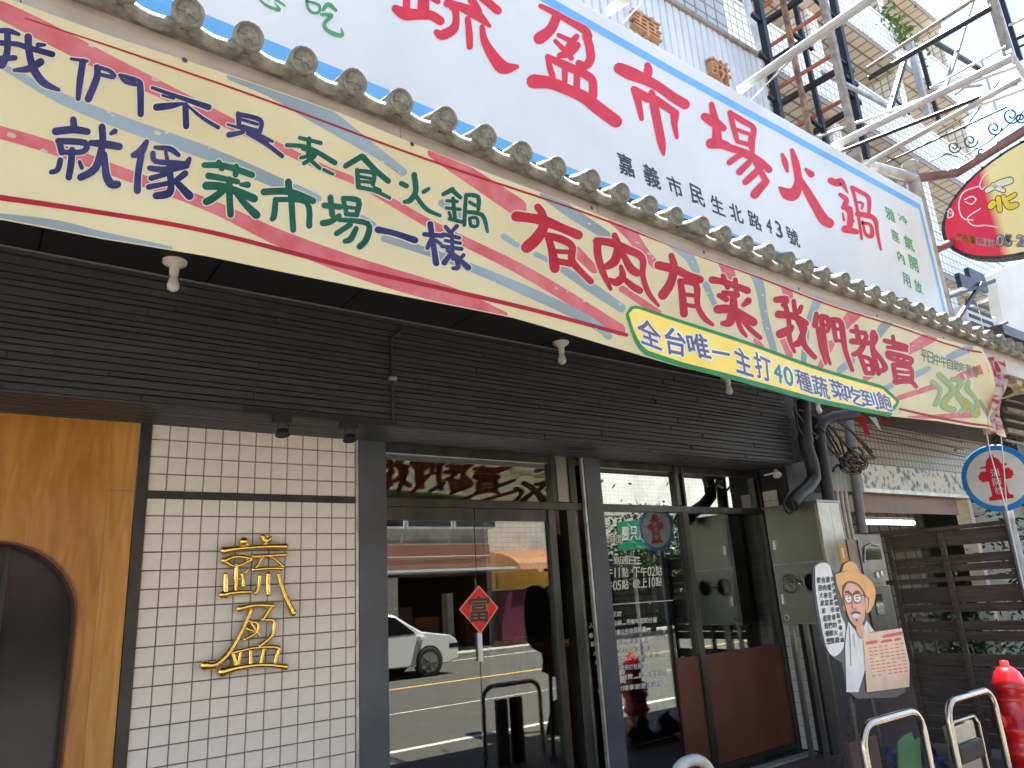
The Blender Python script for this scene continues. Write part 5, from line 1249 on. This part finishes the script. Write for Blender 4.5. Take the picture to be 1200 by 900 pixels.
for d_ in ((1, -.1), (-.3, -1), (-.9, .5)):
    v = Vector((d_[0], d_[1], 0)).normalized(); MB().lathe(Vector((hx, hyy, .72)) + v * .08, [(.05, 0), (.05, .05), (.065, .055), (.065, .085), (.03, .09), (.022, .11), (.0, .112)], axis=v, n=16).build('outlet', red_gloss, hy)
MB().lathe((hx, hyy, .855), [(.124, 0), (.13, .012), (.124, .024)], n=24).build('cap_ring', red_gloss, hy)

# ------------------------------------------------------------------ standee
YT = -1.58
sd_ = thing('cutout_standee', 'cartoon cutout of a man in a straw hat holding a menu, with white speech bubble', 'cutout figure', (P(1010, 800, YT).x, YT, .27))
def t3(px, py, o=0): return P(px, py, YT) + Vector((0, -o, 0))
Z0, Z1, SC = 940, 640, 6.4286
def zp(x, y): return (Z0 + x / SC, Z1 + y / SC)
def flat(name, m_, pts, o, smoothk=4, closed=True):
    pts = [zp(*p) for p in pts]
    if smoothk: pts = smooth_pts([(a_, b_) for a_, b_ in pts + [pts[0]]], smoothk)[:-1]
    mb_ = MB().add([t3(a_, b_, o) for a_, b_ in pts], [tuple(range(len(pts)))]); return mb_.build(name, m_, sd_, fixn=False)
sil = [(85, 150), (130, 118), (190, 122), (225, 175), (245, 210), (290, 190), (310, 135), (350, 110), (395, 125), (430, 195), (500, 235), (545, 310), (550, 400), (520, 480), (485, 505), (490, 545), (540, 640), (745, 615), (800, 900), (780, 1100), (700, 1140), (420, 1150), (350, 1100), (300, 880), (235, 840), (170, 760), (120, 560), (85, 300)]
pts = [zp(*p) for p in sil]; pp = [t3(a_, b_) for a_, b_ in pts]
for p in pp: p.z = max(p.z, .275)
MB().prism(pp, (0, .012, 0)).build('board', mat('board_edge', (.12, .12, .12), .6), sd_)
flat('speech_bubble', white_plain, [(95, 160), (130, 130), (185, 130), (215, 175), (245, 330), (290, 520), (320, 590), (320, 680), (300, 780), (235, 830), (180, 760), (135, 560), (100, 330)], .003)
flat('hat_brim', hat_m, [(248, 215), (330, 190), (430, 200), (510, 255), (548, 330), (545, 410), (515, 480), (480, 500), (400, 430), (320, 490), (300, 400), (262, 300)], .003)
flat('hat_crown', hat_m, [(296, 190), (315, 138), (350, 115), (390, 125), (415, 160), (430, 200), (360, 188)], .004)
flat('face_outline', line_m, [(298, 300), (345, 263), (410, 280), (455, 330), (478, 375), (500, 395), (492, 470), (478, 490), (470, 560), (430, 612), (390, 605), (350, 560), (322, 480), (302, 400)], .005)
flat('hair', moust_m, [(300, 300), (345, 268), (410, 284), (452, 332), (472, 380), (462, 400), (430, 360), (380, 340), (330, 340), (305, 340)], .006)
flat('face', skin_m, [(305, 345), (322, 300), (345, 278), (400, 292), (440, 335), (462, 395), (468, 480), (462, 550), (428, 605), (392, 598), (355, 555), (328, 480), (308, 400)], .007)
flat('ear', skin_m, [(468, 385), (490, 395), (486, 465), (470, 480)], .007)
def prt(name, m_, spec, o): mb_ = MB(); brush(mb_, parse(spec, Z0, Z1, SC), lambda a_, b_: t3(a_, b_, o), 0, 0, .00005, 4); mb_.build(name, m_, sd_, fixn=False)
prt('eyebrow', moust_m, '318,350,14 335,345,20 362,362,10; 375,360,10 405,345,22 425,352,14', .009)
flat('moustache', moust_m, [(358, 505), (385, 486), (405, 490), (430, 500), (426, 515), (395, 505), (365, 515)], .009, 2)
flat('teeth', white_plain, [(368, 515), (395, 508), (422, 515), (415, 535), (392, 545), (374, 535)], .010, 2)
prt('lens', white_plain, '335,392,44 345,400,44; 398,390,48 410,398,48', .0085)
prt('spectacles', moust_m, '312,370,5 360,366,5 362,425,5 330,432,5 314,400,5 312,370,5; 378,364,5 430,362,5 432,415,5 400,432,5 380,410,5 378,364,5; 360,375,6 378,375,6; 432,368,8 470,372,8', .0095)
prt('eye', moust_m, '335,382,9 342,380,9; 335,402,8 345,402,8; 395,378,8 412,380,8; 398,398,8 412,400,8', .0102)
prt('nose_line', line_m, '372,425,4 366,455,5 380,475,5 400,472,4; 402,555,14 404,562,14; 395,420,3 410,430,3', .009)
flat('shirt', white_plain, [(330, 640), (345, 570), (400, 640), (450, 640), (480, 560), (540, 640), (470, 660), (480, 900), (420, 1100), (330, 1100), (320, 760)], .004, 0)
flat('neck', skin_m, [(400, 610), (455, 590), (465, 690), (440, 690), (412, 665)], .006, 2)
prt('shirt_line', line_m, '345,600,3 352,660,4 360,900,4; 400,640,4 420,680,4 440,695,4; 485,600,3 500,650,3; 380,660,3 390,760,3', .0075)
flat('menu_board', menu_m, [(450, 660), (742, 618), (800, 880), (800, 1060), (480, 1100)], .008, 0)
prt('menu_heading', menu_r, '605,680,26 740,655,26; 480,730,24 548,720,24; 590,720,20 660,708,20; 690,705,18 725,698,18', .010)
mm = MB()
for r in range(9):
    for c in range(7):
        if (r * 7 + c) % 9 == 4: continue
        x_ = 490 + c * 40 + r * 4; y_ = 770 - c * 6 + r * 26; brush(mm, parse('%f,%f,7 %f,%f,7' % (x_, y_, x_ + 22, y_ - 3), Z0, Z1, SC), lambda a_, b_: t3(a_, b_, .010), 0, 0, 0, 1)
setp(mm.build('menu_text', menu_r, sd_, fixn=False), kind='stuff')
tt = MB()
cols = ['我們是嘉義蔬盈市場火鍋', '最懂在菜市場的火鍋', '有肉有菜，我們都賣', '歡迎大家來逛逛喔!']
for ci, (cs, (xt, yt_, xb, yb)) in enumerate(zip(cols, [(222, 225, 300, 730), (185, 225, 262, 735), (150, 228, 228, 740), (115, 228, 200, 745)])):
    n_ = len(cs)
    for i, ch in enumerate(cs):
        if ch == '，': continue
        t = (i + .5) / n_; xc = xt + (xb - xt) * t; yc = yt_ + (yb - yt_) * t; h = (yb - yt_) / n_ * .40; w2 = 14
        q = [t3(*zp(xc - w2, yc - h + 2), .006), t3(*zp(xc + w2, yc - h), .006), t3(*zp(xc + w2, yc + h - 2), .006), t3(*zp(xc - w2, yc + h), .006)]
        glyph_fit(tt, ch, q, .03)
tt.build('bubble_lettering', ink, sd_, fixn=False)
xq = P(1010, 800, YT).x; bs = MB().box((xq - .2, YT + .02, .271), (xq + .25, YT + .32, .3)).bar((xq - .12, YT + .03, 1.2), (xq - .16, YT + .03, .28), .035, .02).bar((xq + .12, YT + .03, 1.2), (xq + .16, YT + .03, .28), .035, .02).bar((xq, YT + .04, 1.1), (xq, YT + .4, .28), .03).build('rear_stand', dkwood, sd_)

# ------------------------------------------------------------------ tube barriers and goods by the kerb
def barrier(label, quadL, quadR, yb, r=.024, m_=chrome, bot=0.0, panel=None):
    """round-cornered steel loop standing on the ground"""
    x0, x1, zt = quadL, quadR, panel
    t = thing('steel_barrier', label, 'barrier', ((x0 + x1) / 2, yb, 0))
    rr_ = .13; pts = [(x0, yb, bot)]
    for k in range(7): a_ = PI / 2 * k / 6; pts.append((x0 + rr_ - rr_ * math.cos(a_), yb, zt - rr_ + rr_ * math.sin(a_)))
    for k in range(7): a_ = PI / 2 * k / 6; pts.append((x1 - rr_ + rr_ * math.sin(a_), yb, zt - rr_ + rr_ * math.cos(a_)))
    pts.append((x1, yb, bot)); MB().tube(pts, r, 12).build('loop', m_, t)
    return t
YK = -1.93
def bx(px, py): return P(px, py, YK)
b1 = barrier('left of two shiny steel loop barriers, in front of brown mats and the cutout', bx(1012, 875).x, bx(1086, 875).x, YK, panel=bx(1045, 840).z, bot=.27)
b2 = barrier('right of two shiny steel loop barriers, beside the red hydrant', bx(1113, 850).x, bx(1171, 850).x, YK, panel=bx(1142, 813).z, bot=.27)
b3_ = barrier('white round-topped loop at the bottom edge below the maroon panels', bx(784, 899).x, bx(834, 899).x, YK, r=.026, m_=white_tube, panel=bx(810, 891).z, bot=.27)
xa, xb, zt = bx(1121, 870).x, bx(1155, 870).x, bx(1135, 842).z
MB().tube([(xa, YK + .02, .2), (xa, YK + .02, zt - .05), (xa + .05, YK + .02, zt), (xb - .05, YK + .02, zt), (xb, YK + .02, zt - .05), (xb, YK + .02, .2)], .012, 8).build('inner_loop', chrome, b2)
MB().box((xa + .05, YK + .03, .27), (xb - .04, YK + .1, zt - .03)).build('steel_box', steel_side, b2, .01); MB().box((xa + .02, YK - .0, zt - .26), (xb - .02, YK + .07, zt - .14)).build('black_band', rubber, b2, .02)
for q_, lab in (((1017, 1032), 'brown folded mat standing behind the left steel barrier, nearest its left tube'), ((1036, 1051), 'second brown folded mat in the middle of the left steel barrier')):
    m_ = MB().box((bx(q_[0], 870).x, YK + .12, .27), (bx(q_[1], 870).x, YK + .16, .86)).build('folded_mat', brown_mat, None, .01); setp(m_, lab, 'mat')
gs_ = [P(1053, 870, -1.75), P(1060, 862, -1.75), P(1068, 858, -1.75), P(1072, 868, -1.75), P(1078, 864, -1.75), P(1082, 930, -1.75), P(1055, 930, -1.75)]
o = MB().prism(gs_, (0, .01, 0)).build('green_plastic_sheet', green_sheet); setp(o, 'light green plastic sheet with a jagged top behind the left barrier', 'plastic sheet')
tp = MB(); vs = []; fs = []
for i in range(14):
    for j in range(8):
        x = 4.95 + .75 * i / 13; z = .275 + (.2 + .1 * math.sin(i * .9)) * j / 7
        vs.append((x, -1.28 + .05 * math.sin(i * 2.3 + j) + .03 * math.sin(3 * j) - .0 * j + .12 * (1 - j / 7) * -1, z))
for i in range(13):
    for j in range(7): a_ = i * 8 + j; fs.append((a_, a_ + 8, a_ + 9, a_ + 1))
tp.add(vs, fs, True); o = tp.build('blue_tarp', navy, fixn=False); setp(o, 'navy blue tarpaulin covering goods behind the cutout and barriers', 'tarpaulin')

# ------------------------------------------------------------------ across the street (seen in the glass)
op = thing('opposite_building', 'pale building across the street with a brown sign band and dark shop front', 'building', (10, -17, 0))
MB().box((-14, -28, 2.85), (15.1, -17.5, 9)).build('upper_storeys', concrete, op)
MB().box((-14, -17.5, 2.95), (15.0, -17.3, 3.75)).build('brown_band', mat('brown_band', (.2, .085, .055), .6), op)
MB().box((-14, -17.28, 3.34), (15.0, -17.26, 3.37)).build('band_line', fascia_m, op)
MB().box((-14, -17.6, 2.78), (15.2, -15.9, 2.86)).build('canopy', sign_rim, op)
OPB = mat('opposite_interior', (.12, .075, .045), .7, col2=(.05, .03, .02), scale=1.2)
for xq, yq, w_, h_, m_ in ((11.9, -19.5, .8, 1.5, redwood), (13.0, -19.8, 1.0, 1.1, honey), (13.9, -19.0, .25, 1.9, plaster), (12.5, -18.3, .6, .8, dark_metal), (14.4, -18.6, .5, 1.2, maroon)): MB().box((xq, yq, .2), (xq + w_, yq + .4, .2 + h_)).build('display_unit', m_, op)
MB().box((-14, -25, 0), (15.1, -24.8, 2.8)).build('shop_back_wall', OPB, op); MB().box((-14, -25, 2.7), (15.1, -17.6, 2.78)).build('shop_ceiling', OPB, op)
MB().box((15.0, -25, 0), (15.15, -17.5, 2.8)).build('shop_side_wall', OPB, op)
for k in range(9):
    x = -2 + k * 1.95
    f_ = MB().box((x, -17.49, 4.33), (x + 1.85, -17.42, 5.3)).build('window', sign_rim, op); MB().box((x + .06, -17.415, 4.40), (x + 1.79, -17.40, 5.24)).build('pane', car_glass, f_)
MB().box((10.9, -17.8, 0), (11.35, -17.6, 2.77)).build('pillar', plaster, op)
MB().box((-14, -19, 0), (12, -18.6, .9)).build('low_counter', honey, op)
ob = thing('orange_awning_shop', 'shop across the street with an orange corrugated arched awning', 'shop', (18, -17, 0))
MB().box((15.3, -28, 0), (19.2, -19.4, 9.5)).box((19.2, -28, 2.9), (45, -21, 9.5)).build('wall', opp_tile, ob)
aw_ = MB(); vs = []; fs = []; n1 = 36
for i in range(n1 + 1):
    x = 15.4 + 3.7 * i / n1; rr2 = .03 * (1 if i % 2 else 0)
    for j in range(7): t = PI / 2 * j / 6; vs.append((x, -19.4 + (3.4 + rr2) * math.sin(t) * 1.0, 2.75 + (.85 + rr2) * math.cos(t)))
for i in range(n1):
    for j in range(6): a_ = i * 7 + j; fs.append((a_, a_ + 7, a_ + 8, a_ + 1))
aw_.add(vs, fs, False); aw_.build('corrugated_awning', mat('orange_awning', (.62, .3, .14), .5, transl=.5), ob, fixn=False)
MB().box((15.4, -17.6, 2.15), (19.1, -17.4, 2.7)).build('yellow_board', mat('yellow_board', (.6, .48, .12), .5), ob)
MB().box((15.5, -19.39, .1), (19.15, -19.3, 2.1)).build('dark_opening', interior_dark, ob)
dk = thing('dark_shopfront', 'dark shopfront across the street to the right of the orange awning', 'shop', (24, -18, .2))
MB().box((19.3, -20.9, 0), (45, -18.3, 3.3)).build('front', interior_dark, dk); MB().box((19.3, -18.28, 2.4), (45, -16.9, 2.5)).build('canopy', dark_metal, dk)
for k in range(8): MB().box((19.8 + k * 2.2, -18.28, .3), (19.9 + k * 2.2, -18.2, 2.4)).build('mullion', dark_metal, dk)
rt_ = thing('roadside_tree', 'dark leafy street tree across the road, mirrored in the right window', 'tree', (21.5, -15.9, .2))
MB().tube([(21.5, -16.6, .2), (21.55, -16.6, 1.6), (21.4, -16.5, 2.6)], [.12, .09, .06], 8).tube([(21.52, -16.6, 1.7), (22.2, -16.4, 2.7)], [.06, .03], 6).build('trunk', dkwood, rt_)
leaves('crown', (21.6, -16.5, 3.1), 1.1, .8, .8, 2600, .26, mat('street_leaf', (.05, .1, .03), .5, col2=(.02, .05, .015), scale=3), None, None, 12, 0, rt_)
gsn = thing('street_name_sign', 'green street sign with white characters, mirrored in the right window', 'sign', P(741, 629, 9.1))
g_ = [P(724, 612, 9.1), P(758, 608, 9.1), P(758, 643, 9.1), P(725, 645, 9.1)]
for p in g_: p.y = .1 - 9.1
MB().prism(g_, (0, -.04, 0)).build('board', mat('sign_green', (.02, .3, .17), .4), gsn)
m_ = MB(); cq = [P(728, 618, 9.1), P(757, 616, 9.1), P(757, 632, 9.1), P(728, 634, 9.1)]
for p in cq: p.y = .1 - 9.1 + .006
text_row(m_, '醫只素', cq, .02); m_.build('lettering', white_plain, gsn, fixn=False)
pq = P(741, 629, 9.1); MB().tube([(pq.x, -9.06, .1), (pq.x, -9.06, pq.z + .2)], .04, 8).build('pole', galv, gsn)
cdd = thing('card_stand', 'small pale blue card on two thin legs just inside the right window', 'sign', P(771, 760, .3))
cq = [P(762, 738, .3), P(777, 736.5, .3), P(777.5, 750, .3), P(763, 752, .3)]
MB().prism(cq, (0, .008, 0)).build('card', mat('card_blue', (.05, .38, .62), .4), cdd)
MB().tube([P(765, 751, .306), P(767, 772, .306)], .004, 6).tube([P(773, 751, .306), P(775, 772, .306)], .004, 6).box(P(755, 776, .34), P(786, 771, .28)).build('legs', sign_rim, cdd)
mgc = MB().box((14.6, -16.4, .4), (16.4, -16.2, 2.0)).build('magenta_cloth', mat('magenta_cloth', (.12, .012, .04), .7)); setp(mgc, 'magenta cloth hanging in front of the shop across the street', 'cloth')
car = thing('parked_car', 'white crossover car driving on the far lane, reflected in the glass door', 'car', (8, -13, .1))
cx1, cw0, cw1 = 9.62, -13.75, -11.97
prof = [(0, .35), (0, .62), (-.05, .8), (-.25, .92), (-.7, .99), (-1.05, 1.05), (-1.75, 1.50), (-2.3, 1.62), (-3.3, 1.6), (-3.9, 1.35), (-4.25, 1.1), (-4.35, .7), (-4.33, .35), (-3.95, .28), (-.3, .26)]
gz = .1
def carsec(y, ins, zi): return [(cx1 + x * (1 - ins * .02) - ins * .04, y, z + gz - (zi * max(0, z - 1.0) * .2)) for x, z in prof]
secs = [(cw0, 1, 1), (cw0 + .12, 0, .3), (cw1 - .12, 0, .3), (cw1, 1, 1)]
mbc = MB(); allv = []
for y, ins, zi in secs: allv += carsec(y, ins, zi)
n = len(prof); fs = []
for s_ in range(3):
    for i in range(n): fs.append((s_ * n + i, s_ * n + (i + 1) % n, (s_ + 1) * n + (i + 1) % n, (s_ + 1) * n + i))
fs += [tuple(range(n)), tuple(range(3 * n, 4 * n))]
mbc.add(allv, fs); mbc.build('body', car_white, car, .03)
for y in (cw1 + .004, cw0 - .004):
    MB().prism([(cx1 + x, y, z + gz) for x, z in [(-1.25, 1.02), (-1.8, 1.42), (-2.3, 1.5), (-2.55, 1.5), (-2.55, 1.0)]], (0, .004, 0)).prism([(cx1 + x, y, z + gz) for x, z in [(-2.63, 1.0), (-2.63, 1.5), (-3.25, 1.48), (-3.75, 1.25), (-3.85, 1.05)]], (0, .004, 0)).build('side_window', car_glass, car)
    for xw in (-.88, -3.5):
        wz = .33 + gz; yy = y + (.0 if y > -12 else 0); sgn = 1 if y > -12 else -1
        MB().lathe((cx1 + xw, yy + sgn * .002, wz + .02), [(.37, 0), (.37, sgn * .003)], axis=(0, 1, 0), n=28).build('wheel_arch', rubber, car)
        wh = MB().lathe((cx1 + xw, yy - sgn * .18, wz), [(.33, 0), (.345, sgn * .02), (.345, sgn * .19), (.32, sgn * .20), (.25, sgn * .195)], axis=(0, 1, 0), n=28).build('wheel', tyre_m, car)
        rm = MB().lathe((cx1 + xw, yy + sgn * .012, wz), [(.235, 0), (.235, sgn * .004)], axis=(0, 1, 0), n=24)
        for k in range(5):
            t = 2 * PI * k / 5; rm.bar((cx1 + xw, yy + sgn * .022, wz), (cx1 + xw + .22 * math.cos(t), yy + sgn * .022, wz + .22 * math.sin(t)), .05, .02)
        rm.build('rim', rim_m, wh)
MB().box((cx1 - 1.2, cw1 - .02, .93), (cx1 - 1.05, cw1 + .16, 1.05)).build('mirror', car_white, car, .02)
MB().box((cx1 - .3, cw1 - .1, .72), (cx1 - .02, cw1 + .008, .82)).build('headlight', car_glass, car, .01)
for o in (op, ob, mgc, dk): o.location.y -= .9
